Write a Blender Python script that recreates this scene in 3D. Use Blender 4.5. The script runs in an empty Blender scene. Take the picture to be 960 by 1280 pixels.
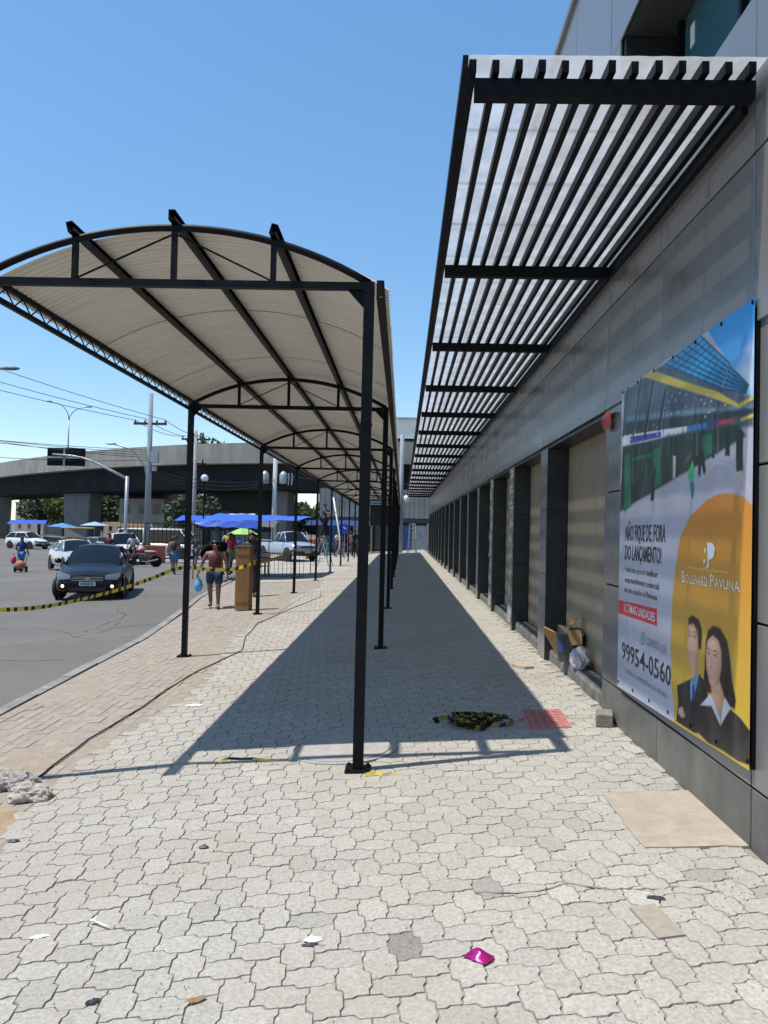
import bpy, bmesh, math, random
from mathutils import Vector, Matrix, noise
R = math.radians
random.seed(7)
S = bpy.context.scene
COL = S.collection

# ------------------------------------------------------------------ camera
EYE = Vector((0.0, 0.0, 1.6))
def camera_axes(vx, vy, roll):
    d = Vector((vx / 960, -vy / 960, -1.0)).normalized()          # the street axis seen from the camera
    u = Vector((math.sin(R(roll)), math.cos(R(roll)), 0.0))
    u = (u - d * d.dot(u)).normalized()
    x = d.cross(u)
    return Matrix((x, d, u))
CM = camera_axes(23.0, 23.0, 1.3)
cam = bpy.data.objects.new('camera', bpy.data.cameras.new('camera'))
cam.data.sensor_fit = 'VERTICAL'; cam.data.sensor_height = 36.0; cam.data.lens = 27.0
cam.data.clip_start = 0.05; cam.data.clip_end = 3000
mw = CM.to_4x4(); mw.translation = EYE
cam.matrix_world = mw
COL.objects.link(cam); S.camera = cam

# ------------------------------------------------------------------ light
SUN = Vector((1.40, 0.27, -3.25)).normalized()                    # the way the light travels
elev = math.asin(-SUN.z)
azim = math.atan2(-SUN.x, -SUN.y)                                 # compass bearing of the sun, from +Y
w = bpy.data.worlds.new('World'); S.world = w; w.use_nodes = True
nt = w.node_tree; nt.nodes.clear()
sky = nt.nodes.new('ShaderNodeTexSky'); sky.sky_type = 'NISHITA'; sky.sun_disc = False
sky.sun_elevation = elev; sky.sun_rotation = azim; sky.altitude = 0
sky.air_density = 1.0; sky.dust_density = 0.05; sky.ozone_density = 3.8
bg = nt.nodes.new('ShaderNodeBackground'); bg.inputs['Strength'].default_value = 0.15
wo = nt.nodes.new('ShaderNodeOutputWorld')
hs_ = nt.nodes.new('ShaderNodeHueSaturation'); hs_.inputs['Saturation'].default_value = 1.40; hs_.inputs['Value'].default_value = 1.24
gm_ = nt.nodes.new('ShaderNodeGamma'); gm_.inputs['Gamma'].default_value = 0.66
nt.links.new(sky.outputs[0], gm_.inputs['Color']); nt.links.new(gm_.outputs[0], hs_.inputs['Color']); nt.links.new(hs_.outputs[0], bg.inputs[0]); nt.links.new(bg.outputs[0], wo.inputs[0])
sl = bpy.data.lights.new('sun', 'SUN'); sl.energy = 3.05; sl.angle = R(0.53); sl.color = (1.0, 0.945, 0.865)
so = bpy.data.objects.new('sun', sl); COL.objects.link(so)
so.rotation_euler = SUN.to_track_quat('-Z', 'Y').to_euler(); so.location = (-20, -5, 40)
vs = S.view_settings
vs.view_transform = 'Standard'; vs.look = 'None'; vs.gamma = 1.0; vs.exposure = 0.80; vs.use_curve_mapping = False
try:
    S.cycles.max_bounces = 6; S.cycles.diffuse_bounces = 3; S.cycles.glossy_bounces = 3; S.cycles.transparent_max_bounces = 8
    S.cycles.sample_clamp_indirect = 6.0
except Exception: pass

# ------------------------------------------------------------------ helpers
def tag(o, label=None, cat=None, group=None, kind=None):
    if label: o['label'] = label
    if cat: o['category'] = cat
    if group: o['group'] = group
    if kind: o['kind'] = kind
    return o
def empty(name, loc=(0, 0, 0), rz=0.0, label=None, cat=None, group=None):
    o = bpy.data.objects.new(name, None); COL.objects.link(o)
    o.location = loc; o.rotation_euler = (0, 0, rz); o.empty_display_size = 0.2
    return tag(o, label, cat, group)
def link_mesh(name, me, parent=None, loc=(0, 0, 0), rot=(0, 0, 0), scale=(1, 1, 1)):
    o = bpy.data.objects.new(name, me); COL.objects.link(o)
    o.location = loc; o.rotation_euler = rot; o.scale = scale
    if parent: o.parent = parent
    return o
def copy_tree(o, parent=None):
    c = o.copy(); COL.objects.link(c)
    if parent: c.parent = parent
    for ch in [x for x in bpy.data.objects if x.parent == o]: copy_tree(ch, c)
    return c

class MB:
    """collects shapes; build() links them as ONE mesh object"""
    def __init__(self): self.v = []; self.f = []; self.m = []; self.cur = 0
    def add(self, vs, fs):
        b = len(self.v); self.v += [tuple(p) for p in vs]
        self.f += [tuple(b + i for i in f) for f in fs]; self.m += [self.cur] * len(fs); return self
    def box(self, x0, x1, y0, y1, z0, z1):
        return self.add([(x0,y0,z0),(x1,y0,z0),(x1,y1,z0),(x0,y1,z0),(x0,y0,z1),(x1,y0,z1),(x1,y1,z1),(x0,y1,z1)],
            [(0,3,2,1),(4,5,6,7),(0,1,5,4),(1,2,6,5),(2,3,7,6),(3,0,4,7)])
    def cbox(self, c, s, rot=None):
        h = [x / 2 for x in s]
        pts = [Vector((a*h[0], b*h[1], d*h[2])) for d in (-1,1) for a, b in ((-1,-1),(1,-1),(1,1),(-1,1))]
        if rot is not None: pts = [rot @ p for p in pts]
        c = Vector(c)
        return self.add([p + c for p in pts], [(0,3,2,1),(4,5,6,7),(0,1,5,4),(1,2,6,5),(2,3,7,6),(3,0,4,7)])
    def bar(self, a, b, wx, wz, up=(0, 0, 1)):
        a, b = Vector(a), Vector(b); d = (b - a).normalized(); up = Vector(up)
        if abs(d.dot(up)) > 0.98: up = Vector((0, 1, 0))
        s = d.cross(up).normalized(); u = s.cross(d)
        o = [s*(i*wx/2) + u*(j*wz/2) for i, j in ((-1,-1),(1,-1),(1,1),(-1,1))]
        return self.add([a + k for k in o] + [b + k for k in o], [(3,2,1,0),(4,5,6,7),(0,1,5,4),(1,2,6,5),(2,3,7,6),(3,0,4,7)])
    def tube(self, pts, r, n=8, cap=True):
        pts = [Vector(p) for p in pts]; rs = r if isinstance(r, (list, tuple)) else [r] * len(pts)
        vs, fs = [], []; prev = None
        for i, p in enumerate(pts):
            d = (pts[min(i+1, len(pts)-1)] - pts[max(i-1, 0)]).normalized()
            if prev is None:
                a = Vector((0,0,1)) if abs(d.z) < 0.9 else Vector((1,0,0)); s = d.cross(a).normalized()
            else: s = (prev - d * prev.dot(d)).normalized()
            prev = s; u = d.cross(s)
            for k in range(n):
                t = 2*math.pi*k/n; vs.append(p + (s*math.cos(t) + u*math.sin(t)) * rs[i])
        for i in range(len(pts)-1):
            for k in range(n):
                fs.append((i*n+k, i*n+(k+1)%n, (i+1)*n+(k+1)%n, (i+1)*n+k))
        if cap: fs.append(tuple(range(n))[::-1]); fs.append(tuple((len(pts)-1)*n + k for k in range(n)))
        return self.add(vs, fs)
    def lathe(self, prof, c=(0,0,0), n=16, rot=None):
        vs, fs = [], []; c = Vector(c)
        for r, z in prof:
            for k in range(n):
                t = 2*math.pi*k/n; p = Vector((r*math.cos(t), r*math.sin(t), z))
                vs.append((rot @ p if rot is not None else p) + c)
        for i in range(len(prof)-1):
            for k in range(n): fs.append((i*n+k, i*n+(k+1)%n, (i+1)*n+(k+1)%n, (i+1)*n+k))
        if prof[0][0] > 1e-4: fs.append(tuple(range(n))[::-1])
        if prof[-1][0] > 1e-4: fs.append(tuple((len(prof)-1)*n+k for k in range(n)))
        return self.add(vs, fs)
    def ball(self, c, r, n=10, m=7):
        r = r if isinstance(r, (tuple, list)) else (r, r, r)
        vs, fs = [], []
        for i in range(m+1):
            a = math.pi*i/m
            for k in range(n):
                t = 2*math.pi*k/n
                vs.append((c[0]+r[0]*math.sin(a)*math.cos(t), c[1]+r[1]*math.sin(a)*math.sin(t), c[2]+r[2]*math.cos(a)))
        for i in range(m):
            for k in range(n): fs.append((i*n+k, (i+1)*n+k, (i+1)*n+(k+1)%n, i*n+(k+1)%n))
        return self.add(vs, fs)
    def poly(self, pts): return self.add(pts, [tuple(range(len(pts)))])
    def mesh(self, name, mats, smooth=False):
        me = bpy.data.meshes.new(name); me.from_pydata(self.v, [], self.f)
        for m in (mats if isinstance(mats, (list, tuple)) else [mats]): me.materials.append(m)
        if any(self.m): me.polygons.foreach_set('material_index', self.m)
        if smooth: me.polygons.foreach_set('use_smooth', [True] * len(me.polygons))
        me.validate(); me.update(); return me
    def build(self, name, mats, parent=None, smooth=False, loc=(0,0,0), bevel=0.0, auto=None):
        o = link_mesh(name, self.mesh(name, mats, smooth), parent, loc)
        if bevel:
            b = o.modifiers.new('bevel', 'BEVEL'); b.width = bevel; b.segments = 1; b.limit_method = 'ANGLE'
        if auto:
            sharpen(o.data, auto)
        return o
def sharpen(me, deg):
    bm = bmesh.new(); bm.from_mesh(me)
    for f in bm.faces: f.smooth = True
    for e in bm.edges:
        if len(e.link_faces) == 2 and e.calc_face_angle(0) > R(deg): e.smooth = False
    bm.to_mesh(me); bm.free()
def arc(c, r, a0, a1, n): return [(c[0]+r*math.cos(R(a0+(a1-a0)*i/n)), c[1]+r*math.sin(R(a0+(a1-a0)*i/n))) for i in range(n+1)]

# ------------------------------------------------------------------ materials
MATS = {}
def mat(name, col, rough=0.6, metal=0.0, var=0.12, vs_=6.0, bump=0.0, bs=60.0, stain=0.0, ss=1.2, stain_col=None, attr=False, spec=0.5,
        alpha=None, coat=0.0, emit=None, stretch=(1,1,1), rvar=0.0):
    if name in MATS: return MATS[name]
    m = bpy.data.materials.new(name); m.use_nodes = True; t = m.node_tree; N = t.nodes; L = t.links
    b = N['Principled BSDF']
    b.inputs['Roughness'].default_value = rough; b.inputs['Metallic'].default_value = metal
    b.inputs['Specular IOR Level'].default_value = spec; b.inputs['Coat Weight'].default_value = coat
    geo = N.new('ShaderNodeNewGeometry')
    mp = N.new('ShaderNodeMapping'); mp.inputs['Scale'].default_value = stretch
    L.new(geo.outputs['Position'], mp.inputs['Vector'])
    n1 = N.new('ShaderNodeTexNoise'); n1.inputs['Scale'].default_value = vs_; n1.inputs['Detail'].default_value = 6; n1.inputs['Roughness'].default_value = 0.65
    L.new(mp.outputs[0], n1.inputs['Vector'])
    mr = N.new('ShaderNodeMapRange'); mr.inputs['From Min'].default_value = 0.3; mr.inputs['From Max'].default_value = 0.7
    mr.inputs['To Min'].default_value = 1 - var; mr.inputs['To Max'].default_value = 1 + var
    L.new(n1.outputs[0], mr.inputs[0])
    mul = N.new('ShaderNodeVectorMath'); mul.operation = 'SCALE'; mul.inputs[0].default_value = col[:3]
    L.new(mr.outputs[0], mul.inputs['Scale'])
    out = mul.outputs[0]
    if attr:
        a = N.new('ShaderNodeAttribute'); a.attribute_name = 'shade'
        m2 = N.new('ShaderNodeVectorMath'); m2.operation = 'SCALE'
        L.new(out, m2.inputs[0]); L.new(a.outputs['Fac'], m2.inputs['Scale']); out = m2.outputs[0]
    if stain:
        n2 = N.new('ShaderNodeTexNoise'); n2.inputs['Scale'].default_value = ss; n2.inputs['Detail'].default_value = 8; n2.inputs['Roughness'].default_value = 0.6
        L.new(mp.outputs[0], n2.inputs['Vector'])
        r2 = N.new('ShaderNodeMapRange'); r2.inputs['From Min'].default_value = 0.46; r2.inputs['From Max'].default_value = 0.68; r2.inputs['To Max'].default_value = stain
        L.new(n2.outputs[0], r2.inputs[0])
        mx = N.new('ShaderNodeMix'); mx.data_type = 'RGBA'; mx.inputs['B'].default_value = tuple((stain_col or [c*0.5 for c in col])[:3]) + (1,)
        L.new(r2.outputs[0], mx.inputs['Factor']); L.new(out, mx.inputs['A']); out = mx.outputs['Result']
    L.new(out, b.inputs['Base Color'])
    if rvar:
        r3 = N.new('ShaderNodeMapRange'); r3.inputs['From Min'].default_value = 0.3; r3.inputs['From Max'].default_value = 0.7
        r3.inputs['To Min'].default_value = max(0.02, rough - rvar); r3.inputs['To Max'].default_value = rough + rvar
        L.new(n1.outputs[0], r3.inputs[0]); L.new(r3.outputs[0], b.inputs['Roughness'])
    if bump:
        n3 = N.new('ShaderNodeTexNoise'); n3.inputs['Scale'].default_value = bs; n3.inputs['Detail'].default_value = 5
        L.new(mp.outputs[0], n3.inputs['Vector'])
        bp = N.new('ShaderNodeBump'); bp.inputs['Strength'].default_value = bump; bp.inputs['Distance'].default_value = 0.01
        L.new(n3.outputs[0], bp.inputs['Height']); L.new(bp.outputs[0], b.inputs['Normal'])
    if emit:
        b.inputs['Emission Color'].default_value = tuple(emit[:3]) + (1,); b.inputs['Emission Strength'].default_value = emit[3]
    MATS[name] = m; return m

paver_m = mat('concrete_paver', (0.380, 0.360, 0.318), 0.9, var=0.26, vs_=62, bump=0.35, bs=170, stain=0.6, ss=0.7, stain_col=(0.345, 0.303, 0.25), attr=True, spec=0.25)
oldp_m = mat('old_reddish_paver', (0.325, 0.285, 0.242), 0.95, var=0.15, vs_=22, bump=0.4, bs=120, stain=0.75, ss=1.6, stain_col=(0.325, 0.288, 0.243), attr=True, spec=0.2)
sand_m = mat('joint_sand', (0.285, 0.262, 0.222), 0.98, var=0.3, vs_=30, bump=0.5, bs=200, spec=0.1)
dust_m = mat('pale_dust', (0.32, 0.275, 0.222), 0.98, var=0.18, vs_=14, bump=0.4, bs=160, stain=0.5, ss=3, stain_col=(0.30, 0.235, 0.165), spec=0.1)
kerb_m = mat('kerb_concrete', (0.265, 0.255, 0.24), 0.92, var=0.25, vs_=9, bump=0.5, bs=90, stain=0.6, ss=2.5)
asphalt_m = mat('asphalt', (0.145, 0.137, 0.124), 0.93, var=0.2, vs_=45, bump=0.6, bs=260, stain=0.75, ss=0.28, stain_col=(0.19, 0.178, 0.16), spec=0.25)
plaza_m = mat('plaza_paving', (0.37, 0.345, 0.30), 0.95, var=0.22, vs_=6, bump=0.3, bs=60, stain=0.5, ss=0.5)
steel_m = mat('black_painted_steel', (0.0045, 0.005, 0.0075), 0.5, var=0.35, vs_=18, spec=0.16, stain=0.08, ss=7, stain_col=(0.05, 0.047, 0.045), bump=0.08, bs=60)
roof_m = mat('cream_roof_sheet', (0.80, 0.77, 0.70), 0.55, var=0.05, vs_=3, stain=0.16, ss=2.0, stain_col=(0.55, 0.48, 0.36), stretch=(0.35, 2.2, 1))
acm_m = mat('graphite_cladding', (0.225, 0.223, 0.22), 0.29, metal=0.35, var=0.07, vs_=1.2, stain=0.22, ss=0.8, stain_col=(0.29, 0.275, 0.25), spec=0.6, rvar=0.07, stretch=(1, 1, 0.3))
acmdirty_m = mat('dusty_graphite_cladding', (0.12, 0.118, 0.11), 0.5, metal=0.1, var=0.25, vs_=5, stain=0.65, ss=2.2, stain_col=(0.20, 0.185, 0.16), spec=0.5, bump=0.1, bs=40)
shaded_m = mat('shaded_cladding', (0.024, 0.026, 0.028), 0.38, var=0.3, vs_=5, stain=0.3, ss=2.5, stain_col=(0.06, 0.06, 0.058))  # near-black copy of the cladding; shade of the turned-away faces put into the colour
raw_m = mat('raw_mortar', (0.34, 0.33, 0.30), 0.95, var=0.3, vs_=16, bump=1.0, bs=22, stain=0.6, ss=6, stain_col=(0.11, 0.10, 0.09))
ply_m = mat('plywood_board', (0.29, 0.235, 0.17), 0.8, var=0.08, vs_=3, stain=0.35, ss=1.1, stain_col=(0.16, 0.125, 0.085))
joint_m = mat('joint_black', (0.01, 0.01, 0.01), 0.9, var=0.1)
conc_m = mat('weathered_concrete', (0.27, 0.26, 0.235), 0.92, var=0.2, vs_=1.2, bump=0.3, bs=12, stain=0.6, ss=0.35, stain_col=(0.15, 0.145, 0.13), stretch=(1, 1, 0.4))
girder_m = mat('dark_concrete', (0.022, 0.023, 0.026), 0.95, spec=0.1, var=0.3, vs_=0.6, stain=0.5, ss=0.25, stain_col=(0.04, 0.04, 0.043))  # near-black concrete colour for the girder
pierc_m = mat('pier_concrete', (0.15, 0.15, 0.145), 0.92, var=0.25, vs_=1.0, stain=0.5, ss=0.5, stain_col=(0.10, 0.10, 0.10))
step_m = mat('rough_step', (0.15, 0.145, 0.135), 0.92, var=0.35, vs_=7, bump=0.7, bs=35, stain=0.6, ss=5, stain_col=(0.05, 0.047, 0.042))
patch_m = mat('cement_patch', (0.385, 0.33, 0.268), 0.95, var=0.16, vs_=9, bump=0.3, bs=150, stain=0.45, ss=3.2, stain_col=(0.31, 0.255, 0.20), spec=0.15)
glass_m = mat('tinted_glass', (0.045, 0.13, 0.17), 0.05, metal=0.0, var=0.15, vs_=1.0, spec=0.9)
bark_m = mat('bark', (0.11, 0.085, 0.06), 0.9, var=0.3, vs_=8, bump=0.6, bs=20)
galv_m = mat('galvanised_steel', (0.36, 0.38, 0.40), 0.45, metal=0.4, var=0.15, vs_=4)
polec_m = mat('pole_concrete', (0.33, 0.335, 0.335), 0.9, var=0.18, vs_=3, stain=0.4, ss=1.2)
white_m = mat('white_paint', (0.74, 0.74, 0.72), 0.5, var=0.08, vs_=2, stain=0.2, ss=1)
ink = lambda n, c, r=0.42: mat('print_' + n, c, r, var=0.10, vs_=9, spec=0.5)
def leaf(name, c):
    if name in MATS: return MATS[name]
    m = mat(name, c, 0.6, var=0.45, vs_=1.5); t = m.node_tree
    b = t.nodes['Principled BSDF']; src = b.inputs['Base Color'].links[0].from_socket
    tr = t.nodes.new('ShaderNodeBsdfTranslucent'); t.links.new(src, tr.inputs[0])
    mx = t.nodes.new('ShaderNodeMixShader'); mx.inputs[0].default_value = 0.35
    t.links.new(b.outputs[0], mx.inputs[1]); t.links.new(tr.outputs[0], mx.inputs[2])
    t.links.new(mx.outputs[0], t.nodes['Material Output'].inputs[0]); return m
def sheet_material():
    m = mat('milky_polycarbonate', (0.545, 0.565, 0.585), 0.3, var=0.26, vs_=4.5, stain=0.6, ss=2.6, stain_col=(0.42, 0.37, 0.30), stretch=(1, 0.8, 1)); t = m.node_tree
    b = t.nodes['Principled BSDF']; src = b.inputs['Base Color'].links[0].from_socket
    tr = t.nodes.new('ShaderNodeBsdfTranslucent'); t.links.new(src, tr.inputs[0])
    tp = t.nodes.new('ShaderNodeBsdfTransparent')
    m1 = t.nodes.new('ShaderNodeMixShader'); m1.inputs[0].default_value = 0.62
    m2 = t.nodes.new('ShaderNodeMixShader'); m2.inputs[0].default_value = 0.27
    t.links.new(b.outputs[0], m1.inputs[1]); t.links.new(tr.outputs[0], m1.inputs[2])
    t.links.new(m1.outputs[0], m2.inputs[1]); t.links.new(tp.outputs[0], m2.inputs[2])
    t.links.new(m2.outputs[0], t.nodes['Material Output'].inputs[0]); return m
poly_m = sheet_material()
def add_spots(m, scale, size, dark):                              # old chewing gum and oil drips
    t = m.node_tree; b = t.nodes['Principled BSDF']; src = b.inputs['Base Color'].links[0].from_socket
    g_ = t.nodes.new('ShaderNodeNewGeometry'); v = t.nodes.new('ShaderNodeTexVoronoi'); v.inputs['Scale'].default_value = scale
    t.links.new(g_.outputs['Position'], v.inputs['Vector'])
    r_ = t.nodes.new('ShaderNodeMapRange'); r_.inputs['From Min'].default_value = size*0.7; r_.inputs['From Max'].default_value = size; r_.inputs['To Min'].default_value = dark; r_.inputs['To Max'].default_value = 1.0
    t.links.new(v.outputs['Distance'], r_.inputs[0])
    mu = t.nodes.new('ShaderNodeVectorMath'); mu.operation = 'SCALE'; t.links.new(src, mu.inputs[0]); t.links.new(r_.outputs[0], mu.inputs['Scale']); t.links.new(mu.outputs[0], b.inputs['Base Color'])
add_spots(paver_m, 5.0, 0.075, 0.72); add_spots(asphalt_m, 1.3, 0.10, 0.8)

# ------------------------------------------------------------------ ground
def zg(x):                                                        # the pavement falls towards the road
    x = min(x, 1.75)
    return 0.068 * (x + 0.26) if x > -4 else -0.254 + 0.03 * (x + 4)
def zr(x): return max(zg(x), -0.70) - 0.055
KERB = [(-3.3, -30), (-3.45, 0), (-3.87, 7.4), (-4.22, 12.4), (-4.75, 16.5), (-5.4, 20.5), (-6.1, 28), (-7.0, 38), (-8.2, 41.6), (-11, 43.4), (-17, 45)]
def kerb_x(y):
    for (xa, ya), (xb, yb) in zip(KERB, KERB[1:]):
        if y <= yb: return xa + (xb - xa) * (y - ya) / (yb - ya)
    return KERB[-1][0]
def sheet(name, xs, ys, zf, m, parent=None):
    mb = MB(); n = len(xs)
    mb.add([(x, y, zf(x, y)) for y in ys for x in xs], [(j*n+i, j*n+i+1, (j+1)*n+i+1, (j+1)*n+i) for j in range(len(ys)-1) for i in range(n-1)])
    return mb.build(name, m, parent)
road = sheet('road', [-900, -300, -90, -40, -19, -14, -8, -4.6, -3.2, 0, 1.75, 40, 200, 900], [-60, -20, 0, 20, 45, 80, 160, 500, 2000], lambda x, y: zr(x), asphalt_m)
tag(road, 'grey worn asphalt road curving past the canopy', kind='structure')
# plaza paving further on (pavement continues round the corner)
def ribbon(name, left, right, dz, m, thick=0.05):
    mb = MB(); vs = []; fs = []; nx = 9
    for (xa, ya), (xb, yb) in zip(left, right):
        kn = -4.0 if xa < -4.0 < xb else (xa + xb) / 2
        xs = [xa + (kn-xa)*i/4 for i in range(5)] + [kn + (xb-kn)*i/4 for i in range(1, 5)]
        row = [(x, ya + (yb-ya)*(x-xa)/(xb-xa), zg(x) + dz) for x in xs]
        vs += row + [(x, y, z - thick) for x, y, z in row]
    w_ = 2*nx
    for j in range(len(left)-1):
        a, b = j*w_, (j+1)*w_
        for i in range(nx-1):
            fs += [(a+i, a+i+1, b+i+1, b+i), (a+nx+i, b+nx+i, b+nx+i+1, a+nx+i+1)]
        fs += [(a, b, b+nx, a+nx), (a+nx-1, a+w_-1, b+w_-1, b+nx-1)]
    mb.add(vs, fs); return mb.build(name, m)
ys = [-3, 0, 4, 7.4, 10, 12.4, 16.5, 20.5, 28, 34, 38]
walk = ribbon('sidewalk', [(kerb_x(y) + 0.13, y) for y in ys] + [(-8.1, 41.8), (-11, 43.55), (-16.9, 45.15), (-17, 60), (-17, 75)],
              [(1.75, y) for y in ys] + [(1.75, 41.8), (1.75, 43.55), (1.75, 45.15), (1.75, 60), (1.75, 75)], -0.0086, sand_m)
tag(walk, 'sidewalk of interlocking grey concrete pavers beside the dark building', kind='structure')
plaza = ribbon('plaza', [(kerb_x(y) + 0.14, y) for y in (26, 28, 34, 38)] + [(-8.0, 41.9), (-11, 43.65), (-16.8, 45.25), (-16.8, 60), (-16.8, 74)],
               [(-2.3, y) for y in (26, 28, 34, 38)] + [(-2.3, 41.9), (1.7, 45.5), (1.7, 46.5), (1.7, 60), (1.7, 74)], 0.002, plaza_m, 0.008)
tag(plaza, 'pale paved plaza beyond the canopy posts', kind='structure')
# kerbstones
kb = empty('kerb', (0, 0, 0)); tag(kb, 'low worn concrete kerb between road and pavement', kind='structure')
def along(pts, step, start=0.0):
    out = []; acc = start
    for (xa, ya), (xb, yb) in zip(pts, pts[1:]):
        d = math.hypot(xb-xa, yb-ya)
        while acc < d: out.append((xa+(xb-xa)*acc/d, ya+(yb-ya)*acc/d)); acc += step
        acc -= d
    return out
kp = [p for p in along(KERB, 0.98) if p[1] > 1.5]
kme = MB().box(-0.065, 0.065, -0.482, 0.482, -0.25, 0.0).mesh('kerbstone', kerb_m)
for a, b in zip(kp, kp[1:]):
    mx, my = (a[0]+b[0])/2, (a[1]+b[1])/2; an = math.atan2(b[0]-a[0], b[1]-a[1])
    o = link_mesh('kerbstone', kme, kb, (mx + random.uniform(-.008, .008), my, zg(mx) + random.uniform(-.006, .012)), (random.uniform(-.008, .008), random.uniform(-.03, .03), -an + random.uniform(-.008, .008)))

# ---- sixteen-sided interlocking pavers laid in a herringbone
A = 0.1015; D = 0.0125; TH = R(6.0)
ct, st_ = math.cos(TH), math.sin(TH)
def disp(i, j): return ((0, D), (0, -D), (-D, 0), (D, 0))[(i - j) % 4]
def edge(i, j, di, dj, fine):
    ax, ay = i*A, j*A; bx, by = ax+di*A, ay+dj*A; da, db = disp(i, j), disp(i+di, j+dj)
    if not fine: return [(ax+da[0], ay+da[1])]
    pa = (da[0]*abs(dj), da[1]*abs(di)); pb = (db[0]*abs(dj), db[1]*abs(di))
    return [(ax+da[0], ay+da[1]), (ax+(bx-ax)*.41+pa[0], ay+(by-ay)*.41+pa[1]), (ax+(bx-ax)*.59+pb[0], ay+(by-ay)*.59+pb[1])]
def outline(i, j, hor, fine=True):
    steps = ([(1,0),(1,0),(0,1),(-1,0),(-1,0),(0,-1)] if hor else [(1,0),(0,1),(0,1),(-1,0),(0,-1),(0,-1)])
    pts = []; a, b = i, j
    for s in steps: pts += edge(a, b, s[0], s[1], fine); a += s[0]; b += s[1]
    return pts
def paver_mesh(mb, loop, cx, cy, z0, gap, cham, depth, tilt):
    n = len(loop); vs = []
    def ins(x, y, g):
        dx, dy = x-cx, y-cy; d = math.hypot(dx, dy); k = (d-g)/d; return cx+dx*k, cy+dy*k
    for x, y in loop:
        a, b = ins(x, y, gap+cham); vs.append((a, b, z0(a) + tilt[0] + tilt[1]*(a-cx) + tilt[2]*(b-cy)))
    for x, y in loop:
        a, b = ins(x, y, gap); vs.append((a, b, z0(a) + tilt[0] + tilt[1]*(a-cx) + tilt[2]*(b-cy) - depth))
    mb.add(vs, [tuple(range(n))] + [(n+k, n+(k+1) % n, (k+1) % n, k) for k in range(n)])
GX0 = -2.12
def boundary(y): return GX0 + 0.12*math.sin(y*0.9) + (0.28*max(0, 4.6-y)/1.4 if y < 4.6 else 0) - 0.06*max(0, min(6, y-7))
def holed(x, y):
    if (x+0.4)**2 + (y-5.68)**2 < 0.36**2: return True
    if 1.24 < x < 1.72 and 3.80 < y < 4.48: return True
    if 1.06 < x < 1.33 and 6.06 < y < 6.55: return True
    return False
def inframe(x, y, z):
    q = CM.transposed() @ (Vector((x, y, z)) - EYE)
    return q.z < 0 and abs(q.x/q.z) < 0.51 and abs(q.y/q.z) < 0.675
cand = []
rng = random.Random(3)
for j in range(-20, 500):
    for i in range(-100, 100):
        k = (i - j) % 4
        if k == 0: hor, ccx, ccy = True, (i+1)*A, (j+.5)*A
        elif k == 3: hor, ccx, ccy = False, (i+.5)*A, (j+1)*A
        else: continue
        x, y = ccx*ct - ccy*st_, ccx*st_ + ccy*ct
        if y < 0.6 or y > 46 or x > 1.69 or x < boundary(y) - 0.05 or holed(x, y): continue
        cand.append((x, y, i, j, hor))
cand.sort(key=lambda c: (0 if inframe(c[0], c[1], zg(c[0])) else 1, c[0]**2 + c[1]**2))
def set_shade(me, vals):
    at = me.attributes.new('shade', 'FLOAT', 'FACE'); at.data.foreach_set('value', vals)
def shade():
    r = rng.random(); s = 1 + rng.gauss(0, 0.032)
    if r < 0.015: s *= 0.90
    elif r > 0.97: s *= 1.09
    return s
stuff = MB(); shades = []
DARKP = [(0.11, 2.95, .62), (0.37, 3.37, .78), (1.2, 3.42, .62), (1.36, 3.45, .72), (1.52, 3.28, .74)]
for q, (x, y, i, j, hor) in enumerate(cand):
    fine = y < 24
    loop = [(u*ct - v*st_, u*st_ + v*ct) for u, v in outline(i, j, hor, fine)]
    jz = rng.gauss(0, 0.0010); tl = (jz, rng.gauss(0, .006), rng.gauss(0, .006)); s = shade()
    for dx_, dy_, f in DARKP:
        if abs(x-dx_) < 0.075 and abs(y-dy_) < 0.07: s *= f
    gap = 0.0014 + abs(rng.gauss(0, .0004)) + (0.0014 if rng.random() < .08 else 0); 
    if q < 300:
        mb = MB(); paver_mesh(mb, [(a-x, b-y) for a, b in loop], 0, 0, lambda a, x=x: zg(a+x)-zg(x), gap, 0.0026, 0.013, tl)
        me = mb.mesh('paver', paver_m); set_shade(me, [s]*len(me.polygons))
        link_mesh('paver', me, walk, (x, y, zg(x)))
    else:
        n0 = len(stuff.f); paver_mesh(stuff, loop, x, y, zg, gap, 0.0024 if y < 14 else 0.004, 0.013, tl)
        shades += [s]*(len(stuff.f)-n0)
o = stuff.build('far_pavers', paver_m, walk); set_shade(o.data, shades); o['kind'] = 'stuff'

# ---- older reddish strip next to the kerb, rectangular pavers in long rows, half buried in dust
old = ribbon('old_pavement', [(kerb_x(y)+0.10, y) for y in (-3, 0, 4, 7.4, 10, 12.4, 16.5, 20.5, 26)], [(boundary(y) + 0.13, y) for y in (-3, 0, 4, 7.4, 10, 12.4, 16.5, 20.5, 26)], -0.0068, dust_m, 0.03)
tag(old, 'older reddish dusty paving strip between kerb and grey pavers', kind='structure')
cand = []
for r_ in range(-10, 40):
    off = 0.5*(r_ % 2) + rng.uniform(-.06, .06)
    for k in range(-5, 140):
        u = -1.9 - r_*0.106; v = (k + off)*0.212
        x = u - 0.045*v + 0.25; y = v
        if y < 2.0 or y > 26 or x > boundary(y) + 0.02 or x < kerb_x(y) + 0.17: continue
        cand.append((x, y))
cand.sort(key=lambda c: (0 if inframe(c[0], c[1], zg(c[0])) else 1, c[0]**2 + c[1]**2))
stuff = MB(); shades = []
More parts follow.
